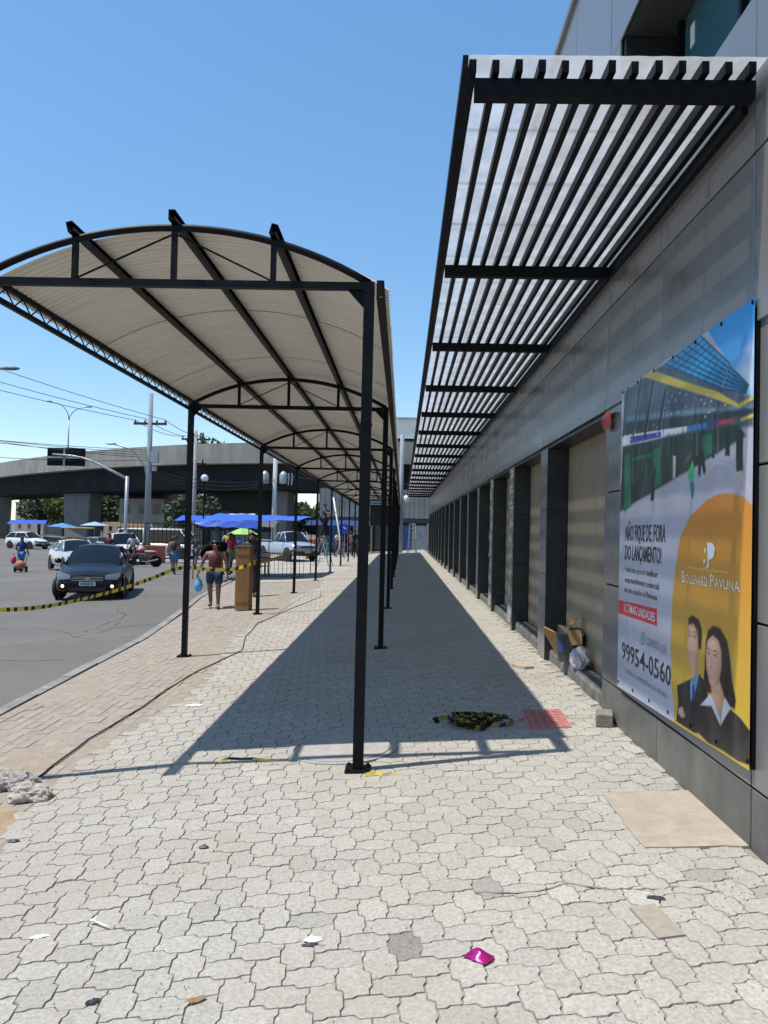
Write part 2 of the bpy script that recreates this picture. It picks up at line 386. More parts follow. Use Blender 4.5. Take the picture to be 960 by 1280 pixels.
for q, (x, y) in enumerate(cand):
    an = 0.045 + rng.gauss(0, .012); ca, sa = math.cos(an), math.sin(an)
    loop = [(x + a*ca - b*sa, y + a*sa + b*ca) for a, b in ((-.053, -.106), (.053, -.106), (.053, 0), (.053, .106), (-.053, .106), (-.053, 0))]
    sunk = noise.noise((x*1.7, y*0.8, 0.3))
    tl = (-0.0045 + rng.gauss(0, .002) - 0.006*max(0, sunk), rng.gauss(0, .012), rng.gauss(0, .008)); s = shade()*rng.choice((1, 1, .93, 1.04))
    gap = 0.0015 + abs(rng.gauss(0, .0012))
    if q < 300:
        mb = MB(); paver_mesh(mb, [(a-x, b-y) for a, b in loop], 0, 0, lambda a, x=x: zg(a+x)-zg(x), gap, .004, .016, tl)
        me = mb.mesh('paver', oldp_m); set_shade(me, [s]*len(me.polygons)); link_mesh('paver', me, old, (x, y, zg(x)))
    else:
        n0 = len(stuff.f); paver_mesh(stuff, loop, x, y, zg, gap, .004, .016, tl); shades += [s]*(len(stuff.f)-n0)
o = stuff.build('far_pavers', oldp_m, old); set_shade(o.data, shades); o['kind'] = 'stuff'

# ------------------------------------------------------------------ dark commercial building
XF, XP = 1.665, 1.682                                              # faces of the fascia and of the piers
bld = empty('commercial_building', (2.4, 6.5, 0.0), 0, 'long building clad in dark graphite panels with a row of pillars', 'building')
def bpart(mb, name, m, parent=None, **k):
    par = parent or bld
    org = Vector((2.4, 6.5, 0.0))
    mb.v = [tuple(Vector(p) - org) for p in mb.v] if par is bld or parent is None else mb.v
    return mb.build(name, m, par, **k)
YEND = 50.6; PIT = 2.66
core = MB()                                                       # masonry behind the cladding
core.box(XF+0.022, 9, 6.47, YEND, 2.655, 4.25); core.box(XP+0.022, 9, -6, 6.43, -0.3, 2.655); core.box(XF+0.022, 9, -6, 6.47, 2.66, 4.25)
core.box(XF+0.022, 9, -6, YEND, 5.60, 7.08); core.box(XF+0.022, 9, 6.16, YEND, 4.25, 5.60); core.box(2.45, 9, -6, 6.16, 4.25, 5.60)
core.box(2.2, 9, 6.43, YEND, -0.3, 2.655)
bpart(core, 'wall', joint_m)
bpart(MB().box(XF-0.04, 9.2, -6.2, YEND+0.2, 7.085, 7.17), 'parapet_cap', acm_m)
ymarks = [-5.76, -4.4, -3.04, -1.68, -0.32, 1.04, 2.38]
yy = 3.72
while yy < YEND: ymarks.append(yy); yy += 1.35
g = 0.006
def panel(y0, y1, z0, z1, x, m, name='panel', parent=None):
    mb = MB().box(-0.02, 0, -(y1-y0)/2+g, (y1-y0)/2-g, -(z1-z0)/2+g, (z1-z0)/2-g)
    o = mb.build(name, m, bld, bevel=0.004); o.location = (x + 0.02 - 2.4, (y0+y1)/2 - 6.5, (z0+z1)/2)
    o.rotation_euler = (rng.gauss(0, .0006), rng.gauss(0, .0012), rng.gauss(0, .0014)); return o
for a, b in zip(ymarks, ymarks[1:]):
    panel(a, b, 2.63, 3.47, XF, acm_m); panel(a, b, 3.47, 4.27, XF, acm_m)
    if a > 6.1: panel(a, b, 4.27, 5.58, XF, acm_m)
    panel(a, b, 5.58, 7.08, XF, acm_m)
    if a < 6.4:
        b2 = b if b < 6.3 else 6.45
        panel(a, b2, -0.1, 0.42, XP, acmdirty_m); panel(a, b2, 0.42, 1.2, XP, acm_m); panel(a, b2, 1.2, 1.95, XP, acm_m); panel(a, b2, 1.95, 2.645, XP, acm_m)
panel(6.13, 6.42, 4.27, 5.58, XF, acm_m)
# soffit of the openings
bpart(MB().box(XF+0.03, 2.2, 6.46, YEND, 2.60, 2.65), 'soffit', shaded_m)
# upper window band
win = bpart(MB().box(2.09, 2.12, -5.9, 6.05, 4.30, 5.58), 'window', glass_m)
for y in (-4.2, -2.4, -0.6, 1.2, 3.0, 4.8, 5.9):
    o = MB().box(-0.03, 0.03, -0.02, 0.02, -0.64, 0.64).build('mullion', steel_m, win, loc=(2.075-2.4, y-6.5, 4.94))
o = MB().box(-0.06, 0.03, -6.0, 6.0, -0.02, 0.02).build('sill', acm_m, win, loc=(2.06-2.4, 0.06-6.5, 4.305))
bpart(MB().box(XF+0.03, 2.13, -5.9, 6.1, 5.585, 5.598), 'window_soffit', mat('dark_soffit', (0.05, 0.052, 0.045), 0.6))
bpart(MB().box(XF+0.03, 2.13, 6.08, 6.13, 4.28, 5.58), 'window_reveal', shaded_m)
bpart(MB().box(2.083, 2.088, 5.67, 5.75, 5.27, 5.44), 'window_sticker', white_m)
# pillars, boards and steps
pm = {}
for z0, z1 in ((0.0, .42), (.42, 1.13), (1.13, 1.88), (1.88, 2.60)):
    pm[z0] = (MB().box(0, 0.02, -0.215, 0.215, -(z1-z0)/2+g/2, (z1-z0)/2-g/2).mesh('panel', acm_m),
              MB().box(0.0, 0.235, -0.02, 0, -(z1-z0)/2+g/2, (z1-z0)/2-g/2).mesh('panel', shaded_m), (z0+z1)/2)
core_me = MB().box(0.021, 0.5, -0.212, 0.2, -0.2, 2.6).mesh('pillar', joint_m)
rough_mb = MB()
rr = random.Random(5)
for k in range(33):
    z = -0.1 + k*0.082; rough_mb.box(-0.004-rr.uniform(0, .018), 0.02, -0.212, 0.2 + rr.uniform(-.03, .03), z, z+0.078)
rough_me = rough_mb.mesh('rough_edge', raw_m)
board_mes = [MB().box(0, 0.018, -PIT/2+.24, PIT/2-.24, -1.26, 1.20).mesh('board', ply_m)]
step_mb = MB(); N_ = 14
prof = [(1.74, -0.2), (1.745, 0.22), (1.765, 0.265), (2.0, 0.275), (2.0, -0.2)]
vs = []
for k in range(N_+1):
    y = -PIT/2+.22 + k*(PIT-.44)/N_
    vs += [(px + rr.uniform(-.01, .01), y, pz + rr.uniform(-.008, .008)) for px, pz in prof]
step_mb.add(vs, [(k*5+i, k*5+i+1, (k+1)*5+i+1, (k+1)*5+i) for k in range(N_) for i in range(4)])
step_me = step_mb.mesh('step', step_m)
for k in range(16):
    y = 9.03 + 0.215 + PIT*k
    p = link_mesh('pillar', core_me, bld, (XP-2.4, y-6.5, 0.0))
    for z0, (fa, fb, zc) in pm.items():
        if k in (1, 2): pass
        else: link_mesh('panel', fa, p, (0, 0, zc))
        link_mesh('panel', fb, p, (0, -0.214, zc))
    if k in (1, 2): link_mesh('rough_edge', rough_me, p, (0, 0, 0))
for k in range(16):
    y = 6.45 + (9.03-6.45)/2 + PIT*k if k else 7.74
    if k: y = 9.03 + 0.43 + (PIT-.43)/2 + PIT*(k-1)
    link_mesh('board', board_mes[0], bld, (1.925-2.4, y-6.5, 1.40), (0, 0, 0), (1, 1.16 if k == 0 else 1.01, 1))
    link_mesh('step', step_me, bld, (-2.4, y-6.5, 0.0), (0, 0, 0), (1, 1.17 if k == 0 else 1.02, 1))
    if k < 5:
        MB().box(-0.012, 0.0, -0.035, 0.035, -1.2, 1.2).build('batten', ply_m, bld, loc=(1.925-2.4, y-6.5 - (0.98 if k == 0 else 0.9), 1.36))

# ------------------------------------------------------------------ awning over the shop fronts
awn = empty('slatted_awning', (XF, 3.68, 3.7), 0, 'black steel awning with milky translucent sheets fixed to the building', 'awning')
def apart(mb, name, m, **k):
    mb.v = [(a-XF, b-3.68, c-3.7) for a, b, c in mb.v]; return mb.build(name, m, awn, **k)
AY0, AY1 = 3.60, 49.0
bm_ = MB().box(0.30-XF, -0.03, -0.03, 0.03, -0.008, 0.083).mesh('beam', steel_m)
k = 0
while 3.68 + 2.6*k < AY1:
    link_mesh('beam', bm_, awn, (0, 2.6*k, 0)); k += 1
npur = 13
for k in range(npur):
    x = 0.285 + k*(1.60-0.285)/(npur-1)
    apart(MB().box(x-0.017, x+0.017, AY0+0.012*rng.random(), AY1, 3.788, 3.846), 'purlin', steel_m)
apart(MB().box(0.236, 0.262, AY0-0.01, AY1, 3.795, 3.856), 'edge_beam', steel_m)
apart(MB().box(XF-0.035, XF-0.003, AY0+0.2, AY1, 3.70, 3.78), 'wall_plate', steel_m)
ya = AY0 + 0.02; kk = 0
while ya < AY1:
    L_ = 0.66; y1 = min(ya + L_, AY1); n = 44; mb = MB(); lift = 0.0022*(kk % 2)
    vs = []
    for i in range(n+1):
        x = 0.266 + (XF-0.006-0.266)*i/n; z = 3.851 + 0.0012*math.sin(i*math.pi/2) + lift + rng.gauss(0, .0003)
        vs += [(x, ya-0.04, z), (x, y1, z)]
    mb.add(vs, [(2*i, 2*i+2, 2*i+3, 2*i+1) for i in range(n)])
    apart(mb, 'roof_sheet', poly_m, smooth=True); ya = y1; kk += 1

# ------------------------------------------------------------------ arched walkway canopy
XL, XR = -2.93, -0.26; ZT = 3.245; RISE = 0.36; NF = 10; SP = 5.28; FY0 = 5.15
cw = XR - XL; RAD = cw*cw/(8*RISE) + RISE/2; CX = (XL+XR)/2; CZ = ZT + 0.02 + RISE - RAD
can = empty('walkway_canopy', (CX, FY0, 0), 0, 'long black steel canopy with an arched cream corrugated roof', 'canopy')
CO = Vector((CX, FY0, 0))
def cpart(mb, name, m, parent=None, **k):
    mb.v = [tuple(Vector(p) - CO) for p in mb.v]; return mb.build(name, m, parent or can, **k)
half = math.degrees(math.asin(cw/2/RAD))
def arch_pt(x, r): return CZ + math.sqrt(max(0, r*r - (x-CX)**2))
HX = [CX - 0.68, CX, CX + 0.68]
YE = FY0 + SP*(NF-1)
post_r = MB().box(-.035, .035, -.035, .035, 0.012, ZT+.03).mesh('post', steel_m)
plate = MB().box(-.085, .085, -.085, .085, 0.0, .012)
for a in (-1, 1):
    for b in (-1, 1): plate.lathe([(0.011, 0.012), (0.011, 0.026), (0.0, 0.028)], (a*.064, b*.064, 0), 6)
plate_me = plate.mesh('base_plate', steel_m)
arch_mb = MB(); arch_mb.tube([(x-CX, 0, z) for x, z in arc((CX, CZ), RAD, 90+half, 90-half, 24)], 0.026, 8); 
arch_me = arch_mb.mesh('arch', steel_m, True)
tie_me = MB().box(XL-CX+.038, XR-CX-.038, -.022, .022, ZT-.03, ZT+.02).mesh('tie_beam', steel_m)
hang_me = {}
for hx in HX: hang_me[hx] = MB().box(hx-CX-.018, hx-CX+.018, -.018, .018, ZT+.02, arch_pt(hx, RAD)).mesh('hanger', steel_m)
brace_me = [MB().tube([(0, 0, arch_pt(CX, RAD)-.04), (s*0.66, 0, ZT+.03)], 0.007, 6).mesh('brace', steel_m) for s in (-1, 1)]
for k in range(NF):
    y = FY0 + SP*k
    yl = -0.12 if k == 0 else 0
    for x in (XL, XR):
        pl = link_mesh('post', post_r, can, (x-CX, y-FY0, zg(x)), (0, 0, 0), (1, 1, (ZT+.02-zg(x))/(ZT+.03)))
        link_mesh('base_plate', plate_me, pl, (0, 0, 0.0))
    ar = link_mesh('arch', arch_me, can, (0, y-FY0, 0))
    link_mesh('tie_beam', tie_me, ar, (0, 0, 0))
    for hx in HX: link_mesh('hanger', hang_me[hx], ar, (0, 0, 0))
    for b_ in brace_me: link_mesh('brace', b_, ar, (0, 0, 0))
# collar weld on the first post
cpart(MB().box(XR-.040, XR+.040, FY0-.040, FY0+.040, 2.30, 2.312), 'weld_collar', steel_m)
for hx in HX:                                                      # lengthwise channels on top of the arches
    z = arch_pt(hx, RAD+.026); sl_ = math.atan2(-(hx-CX), z-CZ)
    rot = Matrix.Rotation(-sl_ if False else math.atan2(hx-CX, z-CZ), 3, 'Y')
    mb = MB(); L_ = YE + 0.35 - (FY0-0.075)
    for c_, s_ in (((-.022, 0, .035), (.006, L_, .07)), ((.0, 0, .003), (.04, L_, .006)), ((.0, 0, .067), (.04, L_, .006)), ((.019, 0, .012), (.006, L_, .024))):
        mb.cbox(rot @ Vector(c_) + Vector((hx, (YE+.35+FY0-.075)/2, z)), s_, rot)
    cpart(mb, 'channel', steel_m)
for k in range(3):                                                 # welded gussets where ties meet posts
    for sx, x in ((1, XL+.036), (-1, XR-.036)):
        y = FY0 + SP*k; g_ = MB(); p_ = [(x, ZT-.031), (x + sx*.11, ZT-.031), (x, ZT-.15)]
        g_.add([(a, y-.004, b) for a, b in p_] + [(a, y+.004, b) for a, b in p_], [(0, 1, 2), (5, 4, 3), (0, 3, 4, 1), (1, 4, 5, 2), (2, 5, 3, 0)]); cpart(g_, 'gusset', steel_m)
# roof sheets, trapezoid corrugation running across
RS = RAD + 0.104; hs = math.degrees(math.asin((cw/2+0.12)/RS)); nseg = 26; pitch = 0.075
ry = FY0 + 0.30; idx = 0
while ry < YE + 0.3:
    y1 = min(ry + 1.02, YE+0.4); prof = []
    y = ry
    while y < y1 - 0.01:
        prof += [(y, 0), (y+.028, 0), (y+.038, .016), (y+.065, .016)]; y += pitch
    prof.append((y1 + .03, 0)); n = len(prof); vs = []; lift = .003*(idx % 2) + rng.gauss(0, .001)
    for s in range(nseg+1):
        an = R(90 + hs - 2*hs*s/nseg)
        for y, d in prof: vs.append((CX + (RS+d+lift)*math.cos(an), y, CZ + (RS+d+lift)*math.sin(an)))
    mb = MB().add(vs, [(s*n+i, s*n+i+1, (s+1)*n+i+1, (s+1)*n+i) for s in range(nseg) for i in range(n-1)])
    cpart(mb, 'roof_sheet', roof_m); ry = y1; idx += 1
# left eave lattice beam and right eave channel
tr = MB().box(XL-.075, XL-.042, FY0-.25, YE+.2, ZT+.075, ZT+.115); ct_ = cpart(tr, 'eave_beam', steel_m)
cpart(MB().box(XL-.075, XL-.042, FY0-.25, YE+.2, ZT-.045, ZT-.008), 'lower_chord', steel_m, parent=None)
web = MB(); y = FY0-.2; up = True
while y < YE + .1:
    web.tube([(XL-.058, y, ZT-.01 if up else ZT+.078), (XL-.058, y+.13, ZT+.078 if up else ZT-.01)], .006, 5); y += .13; up = not up
cpart(web, 'lattice_web', steel_m)
gu = MB(); gu.box(XR+.050, XR+.056, FY0-.03, YE+.2, ZT-.09, ZT+.03); gu.box(XR+.056, XR+.094, FY0-.03, YE+.2, ZT-.09, ZT-.084); gu.box(XR+.094, XR+.10, FY0-.03, YE+.2, ZT-.09, ZT+.03); gu.box(XR+.056, XR+.094, FY0-.034, FY0-.028, ZT-.08, ZT+.03)
cpart(gu, 'gutter', mat('rusty_brown_steel', (0.016, 0.013, 0.012), 0.6, spec=.15, var=0.3, vs_=8, stain=0.4, ss=4, stain_col=(0.035, 0.024, 0.018)))

# ------------------------------------------------------------------ printed banner on the pier
# flat print, traced on the banner's own plane: (metres from its far edge, metres above the ground)
PRINT = [
    ('dusk', [(0.114,2.689),(0.965,2.705),(1.386,2.581),(1.899,2.382),(2.205,2.297),(2.209,2.131),(0.092,2.335)]),
    ('glassmid', [(0.104,2.503),(1.395,2.348),(2.207,2.235),(2.207,2.212),(1.397,2.291),(0.11,2.393)]),
    ('dark', [(0.107,2.454),(2.207,2.22),(2.208,2.189),(1.424,2.24),(0.113,2.344)]),
    ('sky', [(1.621,2.716),(2.244,2.724),(2.248,2.259),(2.179,2.31),(1.983,2.485)]),
    ('cloud', [(2.087,2.438),(2.149,2.465),(2.201,2.442),(2.243,2.471),(2.247,2.298),(2.187,2.32),(2.116,2.385)]),
    ('cloud2', [(2.165,2.508),(2.207,2.545),(2.24,2.568),(2.242,2.482),(2.192,2.475)]),
    ('yellow', [(0.573,2.706),(0.776,2.709),(1.389,2.51),(1.849,2.37),(2.092,2.266),(2.206,2.278),(2.206,2.262),(2.102,2.244),(1.829,2.335),(1.364,2.471)]),
    ('yellow', [(2.121,2.19),(2.208,2.193),(2.208,2.177),(2.121,2.174)]),
    ('white', [(0.091,2.353),(0.998,2.282),(1.001,2.231),(0.096,2.274)]),
    ('navy', [(0.276,2.327),(0.953,2.275),(0.955,2.241),(0.278,2.271)]),
    ('white', [(1.013,2.28),(1.411,2.247),(1.412,2.214),(1.015,2.234)]),
    ('blue', [(1.424,2.245),(1.705,2.229),(1.706,2.198),(1.425,2.212)]),
    ('navy', [(1.705,2.229),(1.853,2.216),(1.854,2.195),(1.706,2.198)]),
    ('red', [(1.853,2.216),(2.039,2.202),(2.039,2.182),(1.854,2.195)]),
    ('shop', [(0.096,2.274),(1.425,2.212),(2.095,2.166),(2.185,2.095),(2.141,2.089),(1.808,2.035),(1.144,1.941),(0.081,1.778)]),
    ('green', [(0.141,2.196),(0.302,2.198),(0.322,1.813),(0.144,1.776)]),
    ('green', [(0.801,2.175),(0.973,2.178),(0.983,1.94),(0.813,1.909)]),
    ('green', [(1.641,2.158),(1.782,2.162),(1.786,2.054),(1.645,2.028)]),
    ('green', [(0.342,2.165),(0.769,2.157),(0.77,2.13),(0.344,2.136)]),
    ('black', [(1.586,2.092),(1.665,2.093),(1.703,1.949),(1.67,1.942),(1.634,2.007),(1.614,1.937),(1.579,1.949)]),
    ('black', [(1.965,2.13),(1.994,2.127),(2.007,2.015),(1.949,2.021)]),
    ('black', [(1.786,2.067),(1.817,2.068),(1.818,2.021),(1.787,2.024)]),
    ('black', [(0.79,2.054),(0.854,2.059),(0.848,1.838),(0.768,1.831)]),
    ('black', [(2.069,2.125),(2.149,2.123),(2.155,1.931),(2.083,1.928)]),
    ('pale', [(1.179,2.096),(1.234,2.09),(1.226,1.955),(1.185,1.958)]),
    ('greenshirt', [(1.422,1.965),(1.493,2.038),(1.518,2.008),(1.509,1.922),(1.448,1.912)]),
    ('jean', [(1.448,1.912),(1.509,1.922),(1.535,1.87),(1.513,1.817),(1.488,1.827)]),
    ('skin', [(2.102,1.927),(2.128,1.929),(2.131,1.835),(2.104,1.84)]),
    ('dome', [(1.243,0.532),(1.265,0.647),(1.217,0.829),(1.182,1.018),(1.201,1.215),(1.248,1.412),(1.333,1.605),(1.48,1.721),(1.708,1.804),(1.866,1.827),(1.984,1.83),(2.149,1.806),(2.253,1.756),(2.269,0.534)]),
    ('mansuit', [(1.298,0.505),(1.325,0.619),(1.31,0.719),(1.495,0.791),(1.649,0.848),(1.711,0.826),(1.764,0.756),(1.732,0.683),(1.669,0.532),(1.58,0.509)]),
    ('manshirt', [(1.504,0.8),(1.533,0.784),(1.622,0.85),(1.64,0.84),(1.573,0.716),(1.519,0.669)]),
    ('tie', [(1.534,0.764),(1.57,0.778),(1.587,0.719),(1.547,0.665)]),
    ('skin', [(1.465,1.1),(1.558,1.118),(1.623,1.091),(1.635,0.983),(1.611,0.91),(1.604,0.847),(1.533,0.791),(1.502,0.856),(1.463,0.885),(1.447,0.954),(1.477,1.037)]),
    ('hair', [(1.465,1.085),(1.473,1.136),(1.538,1.161),(1.63,1.147),(1.675,1.091),(1.67,0.988),(1.626,0.982),(1.605,1.068),(1.558,1.111),(1.484,1.102)]),
    ('skin', [(1.336,0.592),(1.395,0.613),(1.446,0.567),(1.388,0.546),(1.327,0.56)]),
    ('hair', [(1.729,1.044),(1.752,1.101),(1.825,1.137),(1.912,1.135),(1.99,1.082),(2.038,0.97),(2.069,0.883),(2.107,0.805),(2.094,0.76),(2.044,0.761),(1.984,0.791),(1.812,0.78),(1.763,0.77),(1.679,0.725),(1.694,0.796),(1.725,0.896),(1.73,0.998)]),
    ('skin2', [(1.803,0.811),(1.913,0.865),(1.969,0.8),(1.943,0.649),(1.83,0.744)]),
    ('skin', [(1.754,1.048),(1.819,1.084),(1.891,1.068),(1.924,1.015),(1.934,0.933),(1.906,0.857),(1.836,0.805),(1.786,0.827),(1.75,0.9),(1.739,0.986)]),
    ('womansuit', [(1.664,0.677),(1.815,0.712),(1.936,0.637),(2.044,0.748),(2.157,0.732),(2.212,0.698),(2.247,0.625),(2.266,0.537),(2.136,0.519),(1.962,0.521),(1.772,0.507),(1.642,0.526)]),
    ('collar', [(1.796,0.77),(1.663,0.681),(1.815,0.715),(1.928,0.645),(1.935,0.672),(1.83,0.751)]),
    ('collar', [(1.943,0.649),(2.044,0.754),(1.984,0.791),(1.972,0.779),(1.949,0.695)]),
    ('lips', [(1.783,0.881),(1.857,0.887),(1.845,0.86),(1.803,0.856)]),
    ('eye', [(1.743,0.974),(1.781,0.978),(1.782,0.969),(1.747,0.964)]),
    ('eye', [(1.83,0.988),(1.894,0.989),(1.889,0.979),(1.834,0.975)]),
    ('brow', [(1.739,0.989),(1.786,0.993),(1.786,0.989),(1.739,0.984)]),
    ('brow', [(1.822,0.998),(1.901,1.012),(1.904,1.008),(1.825,0.994)]),
    ('eye', [(1.471,1.033),(1.502,1.032),(1.502,1.025),(1.472,1.022)]),
    ('eye', [(1.533,1.034),(1.588,1.038),(1.585,1.029),(1.536,1.024)]),
    ('lips', [(1.475,0.937),(1.536,0.95),(1.528,0.937),(1.481,0.927)]),
    ('nose', [(1.793,0.961),(1.813,0.964),(1.824,0.92),(1.788,0.915)]),
    ('nose', [(1.496,1.018),(1.515,1.021),(1.517,0.972),(1.489,0.969)]),
    ('redbox', [(0.076,1.113),(0.927,1.133),(0.941,1.022),(0.082,1.011)]),
    ('logo', [(1.727,1.574),(1.802,1.571),(1.834,1.546),(1.835,1.512),(1.794,1.485),(1.762,1.48),(1.763,1.446),(1.732,1.431),(1.721,1.435),(1.747,1.462)]),
    ('logodot', [(1.695,1.543),(1.717,1.543),(1.718,1.517),(1.696,1.516)]),
    ('logodot', [(1.686,1.481),(1.714,1.482),(1.714,1.461),(1.687,1.459)]),
]
BX = 1.657; BY0 = 5.93
ban = empty('banner', (XP, BY0, 0.4), 0, 'large printed advertising banner with orange dome and phone number on the pier', 'banner')
def vinyl(name, col, col2=None):
    pic = name in ('dusk', 'dark', 'shop', 'glassmid', 'hair', 'mansuit', 'womansuit', 'green', 'skin', 'skin2', 'sky', 'cloud', 'navy', 'blue', 'collar', 'manshirt')
    m = mat('vinyl_' + name, col, 0.38, var=0.55 if name in ('dusk', 'dark', 'shop', 'glassmid', 'green') else (0.3 if name in ('hair', 'mansuit', 'womansuit') else (0.13 if pic else 0.06)), vs_=9 if pic else 6, spec=0.5, stretch=(1, 1, 0.35) if name in ('dusk', 'dark', 'shop', 'hair') else (1, 1, 1))
    t = m.node_tree; b = t.nodes['Principled BSDF']
    if col2:                                                       # the printed fade of the ink
        g_ = t.nodes.new('ShaderNodeNewGeometry'); sx = t.nodes.new('ShaderNodeSeparateXYZ'); t.links.new(g_.outputs['Position'], sx.inputs[0])
        r_ = t.nodes.new('ShaderNodeMapRange'); r_.inputs['From Min'].default_value = 0.7; r_.inputs['From Max'].default_value = 1.75; t.links.new(sx.outputs['Z'], r_.inputs[0])
        mx = t.nodes.new('ShaderNodeMix'); mx.data_type = 'RGBA'; mx.inputs['A'].default_value = tuple(col2) + (1,); mx.inputs['B'].default_value = tuple(col) + (1,)
        t.links.new(r_.outputs[0], mx.inputs['Factor']); t.links.new(mx.outputs['Result'], b.inputs['Base Color'])
    g2 = t.nodes.new('ShaderNodeNewGeometry'); mp = t.nodes.new('ShaderNodeMapping'); mp.inputs['Rotation'].default_value = (R(32), 0, 0); mp.inputs['Scale'].default_value = (1, 7, 0.6)
    t.links.new(g2.outputs['Position'], mp.inputs[0])
    n_ = t.nodes.new('ShaderNodeTexNoise'); n_.inputs['Scale'].default_value = 1.6; n_.inputs['Detail'].default_value = 3; n_.inputs['Distortion'].default_value = 0.4; t.links.new(mp.outputs[0], n_.inputs['Vector'])
    bp = t.nodes.new('ShaderNodeBump'); bp.inputs['Strength'].default_value = 0.45; bp.inputs['Distance'].default_value = 0.025
    t.links.new(n_.outputs[0], bp.inputs['Height']); t.links.new(bp.outputs[0], b.inputs['Normal']); return m
INK = dict(dusk=(.075,.10,.13), glassmid=(.13,.21,.27), dark=(.03,.045,.055), sky=(.045,.36,.74), cloud=(.62,.72,.84), yellow=(.55,.43,.06), white=(.62,.65,.72), navy=(.03,.06,.26),
    blue=(.05,.22,.55), red=(.55,.05,.06), shop=(.022,.04,.035), green=(.02,.16,.085), black=(.018,.02,.025), pale=(.42,.40,.36), greenshirt=(.03,.40,.12), jean=(.06,.13,.27), skin=(.56,.33,.235),
    skin2=(.50,.28,.19), mansuit=(.022,.02,.02), womansuit=(.028,.026,.024), manshirt=(.10,.27,.60), tie=(.03,.06,.16), hair=(.028,.018,.013), collar=(.55,.58,.68), lips=(.55,.12,.10), eye=(.03,.02,.02), brow=(.05,.03,.02), nose=(.47,.25,.17),
    redbox=(.52,.035,.05), logo=(.70,.74,.80), logodot=(.80,.74,.60), ink=(.02,.022,.035), cloud2=(.5,.62,.78), grey=(.22,.23,.26), contact=(.05,.35,.18), dome=(.52,.195,.03))
VM = {}
def vm(n):
    if n not in VM: VM[n] = vinyl(n, INK[n])
    return VM[n]
def sag(s, z):                                                     # the vinyl hangs in shallow creases from its eyelets
    q = (z - 0.45)/2.25; e = min(1, 6*min(max(s-.05, 0), max(2.26-s, 0)))*min(1, 6*min(max(q, 0), max(1-q, 0)))
    r_ = 0.0
    for cx_, cz_, an, wd, am in ((.55, 2.2, 1.15, .035, 1.0), (1.0, 2.1, 1.1, .05, .9), (1.5, 2.25, 1.05, .04, .9), (.8, 1.7, 1.2, .045, .8), (.3, 1.0, -1.1, .03, .9), (.55, .75, -1.15, .025, .8), (1.3, 1.1, 1.3, .05, .5), (1.9, 2.0, 1.0, .04, .9), (2.05, 2.45, .95, .03, 1.0), (.95, .62, -1.0, .03, .7)):
        d = (s-cx_)*math.sin(an) - (z-cz_)*math.cos(an); l_ = (s-cx_)*math.cos(an) + (z-cz_)*math.sin(an)
        r_ += am*math.exp(-(d/wd)**2 - (l_/.38)**2)
    r_ += .5*math.sin(s*9+z*5) + .35*math.sin(s*17-z*11+1) + .25*math.sin(z*23+s*3)
    return 0.0042*r_*e
def bpt(s, z, lay): return (BX - 0.0011*lay - 0.006 - sag(s, z) - XP, -s, z - 0.4)
import numpy as np
def axis(a, b, c, h1, h2):
    return np.concatenate([np.linspace(a, b, int((b-a)/h1), endpoint=False), np.linspace(b, c, int((c-b)/h2)+1)])
AS = axis(0.05, 1.22, 2.26, .0052, .0034); AT = np.concatenate([np.linspace(0, .38, 270, endpoint=False), np.linspace(.38, 1, 270)])
GS, GT = np.meshgrid(AS, AT); ZB = 0.462 + 0.022*GS; GZ = ZB + (2.70 + 0.02*GS - ZB)*GT
rn = np.random.RandomState(5)
def fnoise(fx, fz, n=5, seed=0):                                   # smooth random field
    r_ = np.random.RandomState(seed); out = np.zeros_like(GS); tot = 0
    for k in range(n):
        a = r_.uniform(0, 6.28, 8); q = 2.0**k
        f_ = np.zeros_like(GS)
        for j in range(4): f_ += np.sin(GS*fx*q*r_.uniform(.5, 1.5)*(1 if j % 2 else -1) + GZ*fz*q*r_.uniform(.5, 1.5) + a[j])
        out += f_/4*.6**k; tot += .6**k
    return out/tot
PC = np.zeros(GS.shape + (3,)); PC[:] = (.40, .41, .49)
PC *= (1 + .10*fnoise(3, 4, 3, 1))[..., None]
def cover(poly, soft):
    P_ = np.array(poly); lo, hi = P_.min(0) - soft*2, P_.max(0) + soft*2
    m = (GS >= lo[0]) & (GS <= hi[0]) & (GZ >= lo[1]) & (GZ <= hi[1]); x, y = GS[m], GZ[m]
    d2 = np.full(x.shape, 1e9); ins = np.zeros(x.shape, bool)
    for (ax, ay), (bx, by) in zip(P_, np.roll(P_, -1, 0)):
        ex, ey = bx-ax, by-ay; L2 = ex*ex+ey*ey+1e-12; t = np.clip(((x-ax)*ex+(y-ay)*ey)/L2, 0, 1)
        d2 = np.minimum(d2, (x-ax-t*ex)**2 + (y-ay-t*ey)**2)
        c = (ay > y) != (by > y); ins ^= c & (x < (bx-ax)*(y-ay)/(by-ay+1e-12) + ax)
    sd = np.sqrt(d2)*np.where(ins, -1, 1); a = np.zeros(GS.shape); a[m] = np.clip(.5 - sd/soft, 0, 1); return a
def lay_on(alpha, col):
    global PC
    col = np.asarray(col); PC = PC*(1-alpha[..., None]) + (col if col.ndim == 3 else col[None, None, :])*alpha[..., None]
def blob(c, r_, ang=0.0):
    ca, sa = math.cos(ang), math.sin(ang); x, y = GS-c[0], GZ-c[1]; u, v = x*ca+y*sa, -x*sa+y*ca
    return np.exp(-((u/r_[0])**2 + (v/r_[1])**2))
